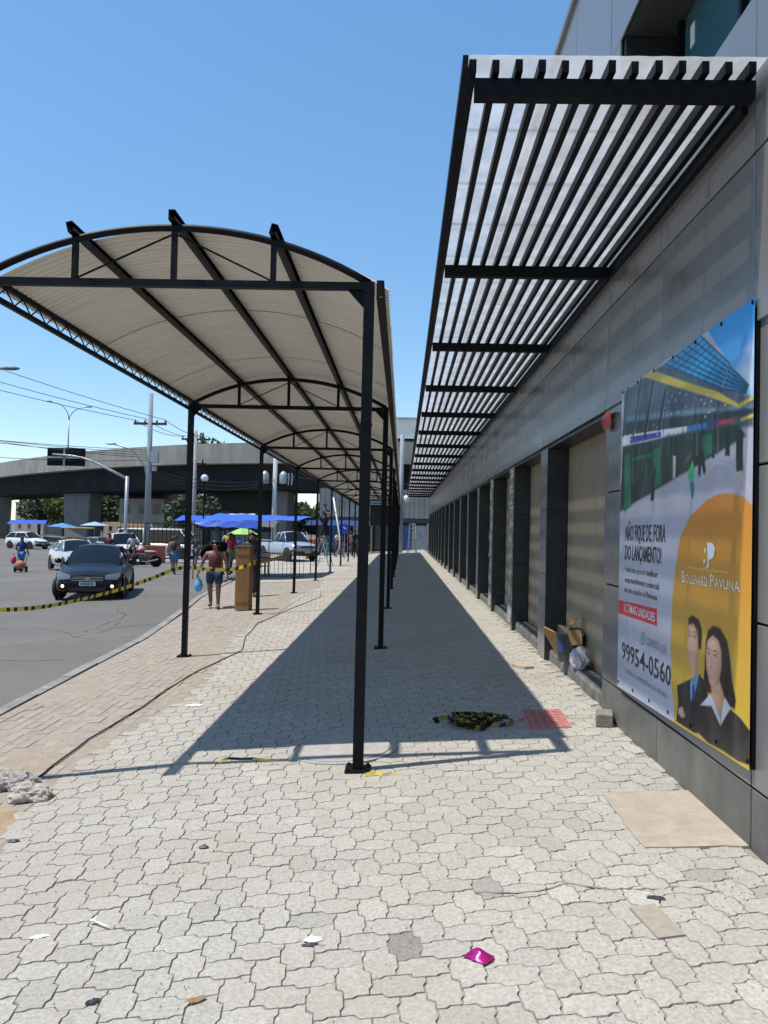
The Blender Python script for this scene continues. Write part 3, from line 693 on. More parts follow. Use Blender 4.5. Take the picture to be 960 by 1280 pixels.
def line(pts, w_, soft=.004):
    a = np.zeros(GS.shape)
    for (ax, ay), (bx, by) in zip(pts, pts[1:]):
        ex, ey = bx-ax, by-ay; L2 = ex*ex+ey*ey+1e-12; t = np.clip(((GS-ax)*ex+(GZ-ay)*ey)/L2, 0, 1)
        d = np.sqrt((GS-ax-t*ex)**2 + (GZ-ay-t*ey)**2); a = np.maximum(a, np.clip(.5 - (d-w_/2)/soft, 0, 1))
    return a
def tone(col, f): return np.asarray(col)[None, None, :]*f[..., None]
nz1, nz2, nz3 = fnoise(14, 5, 5, 2), fnoise(30, 30, 4, 3), fnoise(60, 9, 4, 4)
# paved forecourt of the pictured mall
ap = np.clip((GZ-1.62)/.15, 0, 1)*np.clip((2.05+.25*GS-GZ)/.2, 0, 1); lay_on(ap*.55, tone((.36, .34, .40), 1 + .18*nz1))
faces_s, faces_m = [], []
ppl = dict(skin=[], hair=[])
for nm, pts in PRINT:
    pts = [(2.262 if s > 2.19 else (.045 if s < .09 else s), z) for s, z in pts]
    if nm in ('eye', 'brow', 'lips', 'nose', 'logo', 'logodot', 'redbox'): continue
    x0, x1 = min(p[0] for p in pts), max(p[0] for p in pts); z0, z1 = min(p[1] for p in pts), max(p[1] for p in pts)
    U, V = (GS-x0)/(x1-x0), (GZ-z0)/(z1-z0); col = INK.get(nm, (.2, .2, .2)); soft = .010
    if nm in ('dusk', 'dark', 'shop', 'glassmid'): f = np.clip(1 + .75*nz1 + .45*nz3, .25, 2.4); soft = .02
    elif nm == 'sky': pts[0] = (1.62, 2.80); pts[1] = (2.30, 2.80); f = 1 + .12*nz1; lay_on(cover(pts, .012), tone((.02, .27, .68), f)*(1-np.clip(1-V, 0, 1)[..., None]*.55) + np.array((.30, .52, .70))*np.clip(1-V, 0, 1)[..., None]*.55); continue
    elif nm.startswith('cloud'): lay_on(cover(pts, .09)*.85, tone((.60, .66, .74), 1 + .15*nz1)); continue
    elif nm == 'dome':
        pts = [(s, z if z > 1.2 else z - .10) for s, z in pts]; g_ = np.clip((GZ-.75)/1.0, 0, 1)[..., None]
        lay_on(cover(pts, .008), (np.array((.50, .335, .05))*(1-g_) + np.array((.53, .20, .03))*g_)*(1 + .05*nz1)[..., None]); continue
    elif nm in ('mansuit', 'womansuit'):
        f = np.clip(1 + .6*fnoise(9, 5, 3, 8) + .25*nz2, .4, 2.6) + .9*blob((x0+.3*(x1-x0), z0+.55*(z1-z0)), (.05, .22), .3) + .7*blob((x0+.78*(x1-x0), z0+.5*(z1-z0)), (.04, .2), .2)
    elif nm == 'hair': f = np.clip(1 + .9*np.sin(GS*150 + 18*np.sin(GZ*3.5) + 3*nz1)*np.clip(.4+nz1, 0, 1) + .8*nz3, .35, 3.2); soft = .014
    elif nm in ('skin', 'skin2'): f = 1.06 - .42*np.clip((U-.45)/.55, 0, 1)**1.4 - .10*np.clip(.35-V, 0, 1) + .03*nz2
    elif nm in ('collar', 'manshirt', 'tie'): f = 1 - .25*np.clip(U-.4, 0, 1) + .12*nz1
    elif nm in ('green',): f = np.clip(1 + .6*nz1 + .3*nz3, .3, 2.2)
    else: f = 1 + .10*nz1
    lay_on(cover(pts, soft), tone(col, f))
# storefront detail: posts, lamps, shop fronts, lattice roof
for s0, z0_, s1, z1_ in ((.22, 2.70, .10, 2.36), (.52, 2.70, .36, 2.32), (.78, 2.62, .62, 2.30), (1.02, 2.52, .92, 2.30)): lay_on(line([(s0, z0_), (s1, z1_)], .04, .012), (.02, .026, .034)); lay_on(line([(s0+.03, z0_), (s1+.03, z1_)], .005)*.6, (.5, .56, .62))
for k_ in range(24):
    s_ = .13 + k_*.075; zt_ = 2.20 + .028*s_; ln_ = rn.uniform(.10, .30)*(1-.35*s_/2.2); lay_on(line([(s_, zt_), (s_+.004, zt_-ln_)], rn.uniform(.006, .03), .008)*.7, ((.02, .03, .03), (.03, .12, .07), (.09, .12, .13), (.16, .13, .09))[k_ % 4])
for k_ in range(30): c_ = (rn.uniform(.2, 2.05), 2.36 + rn.uniform(-.10, .12)); lay_on(blob(c_, (.012, .004))*.9, (.62, .68, .72))
def lattice(Q, nu, nv):
    A_, B_, C_, D_ = [np.array(p) for p in Q]; f = lambda u, v: tuple(A_*(1-u)*(1-v) + B_*u*(1-v) + C_*u*v + D_*(1-u)*v)
    lay_on(cover([f(0, 0), f(1, 0), f(1, 1), f(0, 1)], .006), tone((.03, .30, .62), np.clip(1 + .5*nz1, .5, 1.9)))
    for k in range(nu+1): lay_on(line([f(k/nu, v/4) for v in range(5)], .010, .005), (.015, .05, .09))
    for k in range(nv+1): lay_on(line([f(u/4, k/nv) for u in range(5)], .007, .005), (.015, .05, .09))
lattice([(1.009, 2.70), (1.60, 2.73), (1.983, 2.493), (1.879, 2.385)], 6, 8); lattice([(1.899, 2.377), (1.984, 2.477), (2.204, 2.34), (2.179, 2.306)], 5, 8)
for k_ in range(6): c_ = (.25+.3*k_+rn.uniform(-.05, .05), 1.86+.05*k_); lay_on(blob(c_, (.05, .015), .5)*.35, (.16, .15, .18))
lay_on(line([(1.52+.045*k, 1.86 + .13*math.sin(k*.21)) for k in range(17)], .005)*.8, (.62, .52, .30)); lay_on(line([(1.45, 1.425), (2.0, 1.425)], .004), (.62, .50, .22))
# the two printed portraits: modelling of the faces
def bbox_of(i): xs_ = [p[0] for p in PRINT[i][1]]; zs_ = [p[1] for p in PRINT[i][1]]; return min(xs_), max(xs_), min(zs_), max(zs_)
iw = [i for i, p in enumerate(PRINT) if p[0] == 'skin']
for fi, (eyes, ez, mz, mu, nu_) in ((iw[-1], ((.16, .60), .37, .73, .38, .30)), (iw[-3], ((.22, .62), .245, .525, .28, .20))):
    fx0, fx1, fz0, fz1 = bbox_of(fi); FW, FH = fx1-fx0, fz1-fz0; P_ = lambda u, v: (fx0 + FW*u, fz1 - FH*v); inside = cover(PRINT[fi][1], .008); k = FH/.30
    for e in eyes:
        lay_on(blob(P_(e, ez-.01), (FW*.17, FH*.045))*.55*inside, (.30, .15, .10)); lay_on(blob(P_(e, ez), (FW*.10, FH*.016))*.95*inside, (.62, .56, .52)); lay_on(blob(P_(e+.02, ez), (FW*.042, FH*.018))*inside, (.03, .018, .014))
        lay_on(line([P_(e-.12, ez-.008), P_(e, ez-.026), P_(e+.13, ez-.004)], .004, .005)*inside*.95, (.025, .015, .012)); lay_on(line([P_(e-.15, ez-.075), P_(e, ez-.10), P_(e+.17, ez-.07)], .008, .007)*inside*.8, (.06, .035, .025))
    nb = mz - .13
    lay_on(line([P_(nu_+.06, ez+.02), P_(nu_+.05, nb)], .008, .02)*.35*inside, (.30, .16, .11)); lay_on(blob(P_(nu_+.02, nb+.012), (FW*.11, FH*.014))*.7*inside, (.26, .12, .08)); lay_on(blob(P_(nu_-.02, nb-.05), (FW*.05, FH*.07))*.5*inside, (.72, .50, .40))
    lay_on(blob(P_(.20, (ez+mz)/2+.02), (FW*.12, FH*.08))*.45*inside, (.70, .43, .33)); lay_on(blob(P_(.66, (ez+mz)/2+.02), (FW*.14, FH*.08))*.35*inside, (.64, .36, .27)); lay_on(blob(P_(.42, .13), (FW*.22, FH*.06))*.45*inside, (.70, .47, .37))
    lay_on(blob(P_(mu, mz+.005), (FW*.20, FH*.035))*inside, (.46, .12, .10)); lay_on(blob(P_(mu, mz), (FW*.14, FH*.013))*inside*(1.0 if fi == iw[-1] else .6), (.72, .69, .66)); lay_on(blob(P_(mu, mz+.09), (FW*.14, FH*.02))*.35*inside, (.34, .18, .12))
    lay_on(np.clip(cover(PRINT[fi][1], .05)*4*(1-cover(PRINT[fi][1], .05)), 0, 1)*.35*inside, (.26, .13, .09))
    lay_on(blob(P_(.62, 1.02), (FW*.35, FH*.05))*.55*cover([P_(-.2, .9), P_(1.3, .9), P_(1.3, 1.5), P_(-.2, 1.5)], .03)*.6, (.22, .11, .07))
# pale crease highlights painted into the print colour, and scuffs
lay_on(np.clip(fnoise(4, 2, 4, 21)-.5, 0, 1)*.25, (.5, .5, .54))
for nm, pts in PRINT:
    if nm == 'redbox': lay_on(cover([(.045 if s < .2 else s, z) for s, z in pts], .006), (.50, .03, .045))
PC = np.clip((PC-.012)*1.16, .003, 1)
ny_, nx_ = GS.shape
vs = np.empty((ny_*nx_, 3)); dsp = np.vectorize(sag)(GS[::6, ::6], GZ[::6, ::6])
iy, ix = np.arange(ny_)/6.0, np.arange(nx_)/6.0
y0i = np.minimum(iy.astype(int), dsp.shape[0]-2); x0i = np.minimum(ix.astype(int), dsp.shape[1]-2); fy = np.clip(iy-y0i, 0, 1)[:, None]; fx = np.clip(ix-x0i, 0, 1)[None, :]
dd = dsp[np.ix_(y0i, x0i)]*(1-fy)*(1-fx) + dsp[np.ix_(y0i+1, x0i)]*fy*(1-fx) + dsp[np.ix_(y0i, x0i+1)]*(1-fy)*fx + dsp[np.ix_(y0i+1, x0i+1)]*fy*fx
vs[:, 0] = (BX - .006 - dd - XP).ravel(); vs[:, 1] = -GS.ravel(); vs[:, 2] = GZ.ravel() - .4
idx = np.arange(ny_*nx_).reshape(ny_, nx_); fc = np.stack([idx[:-1, :-1], idx[1:, :-1], idx[1:, 1:], idx[:-1, 1:]], -1).reshape(-1, 4)
me = bpy.data.meshes.new('sheet'); me.vertices.add(len(vs)); me.vertices.foreach_set('co', vs.ravel()); me.loops.add(fc.size); me.loops.foreach_set('vertex_index', fc.ravel().astype(np.int32)); me.polygons.add(len(fc)); me.polygons.foreach_set('loop_start', np.arange(0, fc.size, 4, dtype=np.int32)); me.polygons.foreach_set('use_smooth', np.ones(len(fc), bool))
me.update(); me.validate()
ca_at = me.color_attributes.new('ink', 'FLOAT_COLOR', 'POINT'); cc = np.ones((len(vs), 4)); cc[:, :3] = np.clip(PC.reshape(-1, 3), 0, 1); ca_at.data.foreach_set('color', cc.ravel())
pm2 = bpy.data.materials.new('printed_vinyl'); pm2.use_nodes = True; t_ = pm2.node_tree; b_ = t_.nodes['Principled BSDF']; an_ = t_.nodes.new('ShaderNodeAttribute'); an_.attribute_name = 'ink'; t_.links.new(an_.outputs['Color'], b_.inputs['Base Color']); b_.inputs['Roughness'].default_value = .36
me.materials.append(pm2); link_mesh('sheet', me, ban)
MB().box(BX+0.004-XP, -0.001, -2.258, -0.052, 0.115, 2.298).build('shadow_backing', steel_m, ban)  # added dark box; its edge stands in for the shadow strip beside the banner
def pshape(nm, pts, lay_):
    ar = sum(a_[0]*b_[1]-b_[0]*a_[1] for a_, b_ in zip(pts, pts[1:]+pts[:1]))
    if ar > 0: pts = pts[::-1]
    MB().poly([bpt(s, z, lay_) for s, z in pts]).build('printed_shape', vm(nm), ban)
for nm, pts in PRINT:
    if nm in ('logo', 'logodot'):
        pshape(nm, pts, 2.2)
def bstrip(pts, wd, lay_, m, name='printed_line'):
    mb = MB()
    for (a, b), (c, d) in zip(pts, pts[1:]):
        L_ = math.hypot(c-a, d-b) or 1; nx_, nz_ = -(d-b)/L_*wd/2, (c-a)/L_*wd/2
        mb.poly([bpt(a+nx_, b+nz_, lay_), bpt(c+nx_, d+nz_, lay_), bpt(c-nx_, d-nz_, lay_), bpt(a-nx_, b-nz_, lay_)])
    return mb.build(name, m, ban)
def btext(txt, s0, s1, z0, z1, m, lay_=2.4, bold=0.0, name='lettering'):
    cu = bpy.data.curves.new('lettering', 'FONT'); cu.body = txt; cu.offset = bold; cu.resolution_u = 2
    o = bpy.data.objects.new('lettering', cu); COL.objects.link(o)
    bpy.context.view_layer.update(); dg = bpy.context.evaluated_depsgraph_get()
    me = bpy.data.meshes.new_from_object(o.evaluated_get(dg)); bpy.data.objects.remove(o)
    xs = [v.co.x for v in me.vertices]; ysz = [v.co.y for v in me.vertices if True]
    x0, x1 = min(xs), max(xs)
    cap = 0.73; sx, sz = (s1-s0)/(x1-x0), (z1-z0)/cap
    for v in me.vertices: v.co = bpt(s0 + (v.co.x-x0)*sx, z0 + v.co.y*sz, lay_)
    me.materials.clear(); me.materials.append(m); me.update()
    return link_mesh(name, me, ban)
ik = vm('ink')
btext('NÃO FIQUE DE FORA', 0.205, 1.068, 1.565, 1.682, ik, bold=0.013); btext('DO LANÇAMENTO!', 0.207, 0.997, 1.425, 1.535, ik, bold=0.013)
btext('Venha fazer parte do', 0.218, 0.68, 1.335, 1.378, ik); btext('melhor', 0.71, 0.948, 1.335, 1.378, ik, bold=0.006)
btext('empreendimento comercial', 0.213, 0.966, 1.258, 1.302, ik, bold=0.006)
btext('do novo calçadão da', 0.216, 0.67, 1.187, 1.228, ik); btext('Pavuna', 0.70, 0.931, 1.187, 1.228, ik, bold=0.006)
btext('ÚLTIMAS UNIDADES', 0.203, 0.898, 1.045, 1.108, vm('white'), bold=0.01)
btext('CONTATO: (21)', 0.715, 1.108, 0.872, 0.925, vm('grey'))
btext('99954-0560', 0.16, 1.213, 0.69, 0.822, ik, bold=0.008)
btext('CENTRAL DE ADMINISTRAÇÃO DE BENS', 0.249, 1.141, 0.602, 0.634, vm('grey'))
btext('B', 1.368, 1.418, 1.335, 1.405, vm('logodot'), bold=0.004); btext('OULEVARD', 1.424, 1.738, 1.335, 1.390, vm('logodot'), bold=0.004)
btext('P', 1.775, 1.822, 1.338, 1.408, vm('logodot'), bold=0.004); btext('AVUNA', 1.828, 2.144, 1.338, 1.393, vm('logodot'), bold=0.004)
bstrip([(0.65+0.036*math.cos(R(a)), 0.905+0.036*math.sin(R(a))) for a in range(-120, 241, 24)] + [(0.618, 0.862), (0.645, 0.872)], 0.008, 1.6, vm('contact'), 'printed_symbol')
bstrip([(0.636, 0.918), (0.642, 0.900), (0.662, 0.892)], 0.010, 1.6, vm('contact'), 'printed_symbol')
MB().lathe([(0.010, 0), (0.010, 0.002)], (0, 0, 0), 8).build('logo_eye', vm('dome'), ban, loc=bpt(1.835, 1.52, 1.6))
bpy.data.objects['logo_eye'].rotation_euler = (0, -math.pi/2, 0)
for s in [0.08 + 0.36*k for k in range(7)]:
    for z in (0.50 + .022*s, 2.685 + .02*s):
        MB().lathe([(0.012, 0), (0.012, 0.003), (0.006, 0.004)], (0, 0, 0), 8, Matrix.Rotation(R(-90), 3, 'Y')).build('eyelet', steel_m, ban, loc=bpt(s, z, 0.5))

# red plastic scrap tied at the corner of the pier
o = MB(); o.add([(0,0,0),(-.03,-.10,.01),(-.035,-.26,-.01),(-.03,-.25,-.13),(-.045,-.12,-.15),(-.02,-.01,-.14),(-.06,-.05,-.06),(-.07,-.18,-.07)], [(0,1,6),(1,2,7),(1,7,6),(2,3,7),(3,4,7),(4,6,7),(4,5,6),(5,0,6)])
o = o.build('red_plastic', mat('red_plastic', (0.38, 0.012, 0.016), 0.3, var=0.2, spec=0.6), None, smooth=False, loc=(XP-0.004, 6.42, 2.60))
tag(o, 'crumpled red plastic scrap tied to the top corner of the pier', 'plastic scrap')

# ------------------------------------------------------------------ things lying on the pavement
def gz(x): return zg(x) + 0.003
# round concrete manhole lid
mh = empty('manhole', (-0.40, 5.68, gz(-0.40)), 0, 'round pale concrete manhole cover behind the front post', 'manhole cover')
mh.rotation_euler = (0, -math.atan(0.068), 0)
cl = mat('manhole_concrete', (0.37, 0.35, 0.315), 0.93, var=0.15, vs_=12, bump=0.3, bs=120, stain=0.3, ss=4)
MB().lathe([(0.352, -0.02), (0.352, 0.002), (0.348, 0.006), (0.0, 0.006)], (0, 0, 0), 48).build('lid', cl, mh)
MB().lathe([(0.405, -0.02), (0.405, 0.003), (0.362, 0.003), (0.362, -0.02)], (0, 0, 0), 48).build('ring', cl, mh)
# cement patch by the pier
mb = MB(); rr = random.Random(2); ring = []
for (xa, ya), (xb, yb) in (((1.19, 3.76), (1.715, 3.74)), ((1.715, 3.74), (1.715, 4.52)), ((1.715, 4.52), (1.20, 4.53)), ((1.20, 4.53), (1.19, 3.76))):
    for k in range(8): ring.append((xa+(xb-xa)*k/8 + rr.gauss(0, .004), ya+(yb-ya)*k/8 + rr.gauss(0, .004)))
n = len(ring); mb.add([(x, y, zg(x)+.007) for x, y in ring] + [(x, y, zg(x)-.03) for x, y in ring], [tuple(range(n))] + [(n+k, n+(k+1)%n, (k+1)%n, k) for k in range(n)])
tag(mb.build('cement_patch', patch_m), 'rectangular beige cement patch against the dark pier', 'cement patch')
# red ribbed grate
gr = empty('drain_grate', (1.19, 6.30, gz(1.19)), R(-2), 'square red ribbed plate at the edge of the canopy shadow', 'grate'); gr.rotation_euler = (0, -math.atan(0.068), R(-3))
pk = mat('pink_red_plate', (0.50, 0.20, 0.18), 0.8, var=0.2, vs_=14, stain=0.4, ss=7, stain_col=(0.45, 0.33, 0.29))
MB().box(-.17, .17, -.30, .30, -.02, .003).build('plate', pk, gr)
for k in range(11):
    mb = MB(); y = -.27 + k*.054
    pts = [(-.155 + .031*i, y + (.009 if i % 2 else -.009)) for i in range(11)]
    for (a, b), (c, d) in zip(pts, pts[1:]): mb.bar((a, b, .006), (c, d, .006), .018, .007)
    mb.build('rib', pk, gr)
# tape heap: coiled striped ribbon
ty = mat('tape_yellow', (0.66, 0.50, 0.05), 0.4, var=0.15, vs_=20, spec=0.5); tb = mat('tape_black', (0.018, 0.017, 0.014), 0.4, var=0.2)
def tape_strip(mb, pts, wd, stripe=0.10, upf=None):
    acc = 0; pts = [Vector(p) for p in pts]
    for i, (a, b) in enumerate(zip(pts, pts[1:])):
        d = (b-a); L_ = d.length; k = max(1, int(L_/0.05)); s = (upf(i) if upf else Vector((0, 0, 1)))
        d.normalize(); s = (s - d*s.dot(d)).normalized()*wd/2
        for j in range(k):
            p, q = a.lerp(b, j/k), a.lerp(b, (j+1)/k); mb.cur = int(acc/stripe) % 2
            sk = d*wd*0.5
            mb.add([p-s-sk, q-s-sk, q+s, p+s], [(0,1,2,3)]); acc += L_/k
    mb.cur = 0
rr = random.Random(11)
th = MB()
for q in range(13):
    a0 = rr.uniform(0, 6.28); cx_, cy_ = rr.gauss(0, .05), rr.gauss(0, .07); ra, rb = rr.uniform(.05, .15), rr.uniform(.06, .18); pts = []
    for k in range(15):
        a = a0 + k*0.44; pts.append((cx_ + ra*math.cos(a), cy_ + rb*math.sin(a), .006 + .016*abs(math.sin(a*1.7+q)) + rr.uniform(0, .008)))
    tl_ = rr.uniform(-1, 1)
    tape_strip(th, pts, .055, .07, lambda i, tl_=tl_: Vector((tl_, rr.uniform(-.6, .6), .55)))
tape_strip(th, [(-.15, .02, .02), (-.24, .06, .025), (-.31, .03, .012), (-.35, -.02, .008)], .05, .07, lambda i: Vector((0.2, .6, .7)))
tag(th.build('tape_heap', [tb, mat('tape_olive', (0.26, 0.21, 0.03), 0.45, var=0.25, vs_=15)], loc=(0.63, 6.24, gz(0.63))), 'tangled heap of black and yellow tape in the canopy shadow', 'tape')
s1 = MB(); tape_strip(s1, [(0,0,.01), (.06,.02,.02), (.11,.0,.008), (.17,.035,.014), (.20,.01,.006)], .022, .03, lambda i: Vector((.3*(-1)**i, .5, .8)))
tag(s1.build('tape_scrap', [ty, mat('tape_pale', (0.62, 0.55, 0.33), 0.5)], loc=(-0.20, 5.0, gz(-.2))), 'pale yellow tape scrap beside the front post base', 'tape')
s1 = MB(); tape_strip(s1, [(-.17,-.03,.008), (-.12,.0,.02), (-.03,.02,.012), (.06,.02,.018), (.15,.0,.01), (.22,-.02,.008)], .02, .05, lambda i: Vector((.2, .6, .6)))
tag(s1.build('tape_scrap', [ty, tb], loc=(-1.07, 5.42, gz(-1.07))), 'short strip of striped tape on the shadow edge left of the post', 'tape')
# rubble lumps
def rock(name, loc, size, seed, label, m, det=3):
    bm = bmesh.new(); bmesh.ops.create_icosphere(bm, subdivisions=det, radius=1.0)
    for v in bm.verts:
        p = v.co.copy(); d = 1 + 0.34*noise.noise(p*1.4 + Vector((seed, 0, 0))) + 0.20*noise.noise(p*4 + Vector((seed, 9, 0))) + 0.13*noise.noise(p*10 + Vector((seed, 3, 0)))
        v.co = Vector((p.x*size[0], p.y*size[1], max(p.z, -0.55)*size[2]))*d
    me = bpy.data.meshes.new(name); bm.to_mesh(me); bm.free(); me.materials.append(m)
    o = link_mesh(name, me, None, (loc[0], loc[1], gz(loc[0]) + size[2]*0.45)); return tag(o, label, 'rubble', 'rubble lumps on the left')
rk = mat('mortar_lump', (0.42, 0.38, 0.33), 0.95, var=0.3, vs_=22, bump=0.9, bs=55, stain=0.5, ss=12, stain_col=(0.25, 0.21, 0.17))
rock('rubble_lump', (-2.30, 4.80, 0), (0.135, 0.075, 0.066), 1.3, 'nearest long lump of pale mortar rubble at the left edge', rk, 4)
rock('rubble_lump', (-2.46, 5.02, 0), (0.105, 0.075, 0.07), 4.1, 'darker mortar lump directly behind the nearest rubble lump', mat('mortar_lump_grey', (0.33, 0.30, 0.27), 0.95, var=0.3, vs_=22, bump=0.9, bs=55), 4)
rock('rubble_lump', (-2.66, 5.06, 0), (0.13, 0.10, 0.085), 7.7, 'largest pale rubble lump cut by the left photo edge', rk, 4)
# dirt drift on the left
mb = MB(); ring = [(-2.35, 3.5), (-2.12, 4.25), (-2.25, 4.66), (-2.75, 4.75), (-3.2, 4.4), (-3.2, 3.4)]; cx_, cy_ = -2.65, 4.05
for k in range(5):
    f_ = 1 - k*0.2
    for i in range(24):
        t = i/24*6; a, b = ring[int(t)], ring[(int(t)+1) % 6]; u = t % 1
        x = cx_ + ((a[0]+(b[0]-a[0])*u)-cx_)*f_*(1+.06*math.sin(i*2.3)); y = cy_ + ((a[1]+(b[1]-a[1])*u)-cy_)*f_*(1+.06*math.sin(i*3.1))
        mb.v.append((x, y, zg(x) + (-.006 if k == 0 else 0.006+.010*k/4)))
for k in range(4):
    for i in range(24): mb.f.append((k*24+i, k*24+(i+1) % 24, (k+1)*24+(i+1) % 24, (k+1)*24+i)); mb.m.append(0)
mb.f.append(tuple(4*24+i for i in range(24))); mb.m.append(0)
tag(mb.build('dirt_drift', mat('brown_dirt', (0.33, 0.24, 0.155), 0.98, var=0.2, vs_=10, bump=0.5, bs=120, stain=0.4, ss=4, stain_col=(0.40, 0.33, 0.24)), smooth=True), 'brown dirt drifted over the pavers at the left edge', kind='stuff')
# cable lying along the old strip
pts = [(-2.42, 4.95), (-2.46, 5.4), (-2.50, 6.19), (-2.44, 7.3), (-2.46, 8.1), (-2.43, 9.01), (-2.30, 10.0), (-2.2, 10.7), (-2.45, 12.2), (-2.6, 14), (-2.35, 16.5), (-2.0, 19.4), (-2.2, 21)]
fine = []
for a, b in zip(pts, pts[1:]):
    for k in range(6): x = a[0]+(b[0]-a[0])*k/6 + .004*math.sin(k+a[1]*3); y = a[1]+(b[1]-a[1])*k/6; fine.append((x, y, zg(x)+.006))
tag(MB().tube(fine, .007, 6).build('ground_cable', mat('cable_black', (0.03, 0.022, 0.02), 0.6), smooth=True), 'thin dark cable snaking along the reddish paving', 'cable')
# litter
def scrap(name, loc, pts, fs, m, label, cat, rz=0):
    o = MB().add(pts, fs).build(name, m, None, loc=(loc[0], loc[1], gz(loc[0])), auto=40); o.rotation_euler = (0, -.068, rz); return tag(o, label, cat)
wr = mat('magenta_foil', (0.36, 0.012, 0.17), 0.25, metal=0.4, var=0.2, vs_=30, bump=0.3, bs=30)
g5 = [(-.045, -.03), (-.02, -.032), (.005, -.03), (.03, -.033), (.05, -.03)]
pts = []
for r_ in range(4):
    for i in range(5): pts.append((-.045+.024*i + .004*((i*r_) % 3), -.032+.022*r_ + .004*((i+r_) % 2), (.004 if r_ in (0, 3) or i in (0, 4) else .022 + .010*((i*7+r_*3) % 3)/2)))
scrap('candy_wrapper', (0.31, 2.86), pts, [(r_*5+i, r_*5+i+1, (r_+1)*5+i+1, (r_+1)*5+i) for r_ in range(3) for i in range(4)], wr, 'crumpled shiny magenta wrapper on the near pavers', 'wrapper', R(-38))
wp = mat('white_litter', (0.70, 0.68, 0.66), 0.6, var=0.15, vs_=30); bp_ = mat('dark_litter', (0.035, 0.03, 0.04), 0.5)
def crumple(name, loc, sx, sy, h, m, label, rz, seed):
    r5 = random.Random(seed); pts = []; n = 6
    for j in range(n):
        for i in range(n):
            e = 1 - max(abs(i-2.5), abs(j-2.5))/2.5
            pts.append((sx*(i/5-.5)+r5.gauss(0, sx*.05), sy*(j/5-.5)*(1-.5*abs(i-2.5)/2.5)+r5.gauss(0, sy*.05), .002 + h*e*r5.uniform(.3, 1)))
    scrap(name, loc, pts, [(j*n+i, j*n+i+1, (j+1)*n+i+1, (j+1)*n+i) for j in range(n-1) for i in range(n-1)], m, label, 'litter', rz)
crumple('paper_scrap', (-0.31, 3.02), .075, .045, .022, wp, 'crumpled white and dark paper scrap in front of the post', .2, 1)
crumple('paper_scrap', (-0.32, 2.985), .06, .02, .012, bp_, 'dark torn strip under the crumpled white paper', .1, 9)
crumple('paper_scrap', (-1.43, 3.11), .07, .03, .012, wp, 'small flat white paper scrap at the lower left', .3, 2)
crumple('paper_scrap', (-1.94, 7.31), .16, .10, .02, wp, 'white paper scrap on the paving left of the canopy shadow', -.2, 3)
crumple('dark_scrap', (-1.03, 2.66), .05, .03, .02, bp_, 'small black scrap at the bottom left corner', .5, 4)
crumple('dark_scrap', (1.09, 3.26), .07, .035, .012, bp_, 'flat black chip near the cement patch', -.3, 5)
crumple('dark_scrap', (-0.98, 3.95), .05, .03, .02, bp_, 'small black scrap left of the post base', .1, 6)
crumple('dark_scrap', (-2.05, 4.12), .06, .035, .015, bp_, 'dark chip beside the brown dirt', .1, 7)
o = MB().tube([(-.05, .03, .008), (0, 0, .010), (.035, -.02, .008)], [.004, .0045, .0035], 6); o.ball((-.058, .035, .009), (.016, .011, .007), 8, 5)
tag(o.build('plastic_spoon', wp, smooth=True, loc=(-1.19, 3.17, gz(-1.19))), 'broken white plastic spoon at the lower left', 'spoon')
lf = [(math.cos(a)*.035*(1 if abs(math.cos(a)) > .3 else .9), math.sin(a)*.014, .004+.006*abs(math.cos(a))) for a in [k*math.pi/6 for k in range(12)]]
o = MB().add([(0, 0, .004)] + lf, [(0, 1+k, 1+(k+1) % 12) for k in range(12)]).build('dry_leaf', mat('dry_leaf', (0.27, 0.16, 0.08), 0.8, var=0.3), loc=(-0.67, 2.65, gz(-.67))); o.rotation_euler = (.1, 0, .5)
tag(o, 'dry brown leaf at the bottom of the photo', 'leaf')
# loose grit swept over the pavers
gb = MB(); rg = random.Random(77)
for k in range(3600):
    y = 1.9 + 10*rg.random()**1.6; x = rg.uniform(-3.4, 1.66) if rg.random() < .6 else 1.66 - abs(rg.gauss(0, .35))
    r_ = rg.uniform(.0012, .0038)*(1.7 if rg.random() < .06 else 1); z = zg(x) + .0025; a_ = rg.uniform(0, 6.3)
    gb.add([(x+r_*math.cos(a_), y+r_*math.sin(a_), z-.002), (x+r_*math.cos(a_+2.1), y+r_*math.sin(a_+2.1), z-.002), (x+r_*math.cos(a_+4.2), y+r_*math.sin(a_+4.2), z-.002), (x, y, z+r_)], [(0, 1, 3), (1, 2, 3), (2, 0, 3)])
tag(gb.build('grit', mat('grit_brown', (0.17, 0.135, 0.095), 0.95, var=0.5, vs_=40)), 'loose brown grit scattered over the pavers', kind='stuff')
crumple('brown_chip', (1.02, 3.16), .03, .02, .012, mat('brown_chip', (0.25, 0.12, 0.06), 0.8), 'tiny brown chip on the near right pavers', .4, 8)
# brick block by the pier, wood offcut
br = MB().cbox((0, 0, .05), (.13, .20, .10)).build('concrete_block', mat('block_grey', (0.21, 0.185, 0.155), 0.95, var=0.3, vs_=14, bump=0.6, bs=50), bevel=.008, loc=(1.605, 6.06, gz(1.6)-.004)); br.rotation_euler = (0, 0, R(-14))
tag(br, 'loose brownish concrete block at the foot of the pier', 'block')
o = MB().cbox((0, 0, .016), (.13, .24, .03)).build('wood_offcut', mat('pale_wood', (0.42, 0.33, 0.24), 0.8, var=0.2), bevel=.003, loc=(1.37, 8.6, gz(1.37)-.004)); o.rotation_euler = (0, 0, R(28))
tag(o, 'small flat offcut of wood on the sunlit pavers', 'wood offcut')
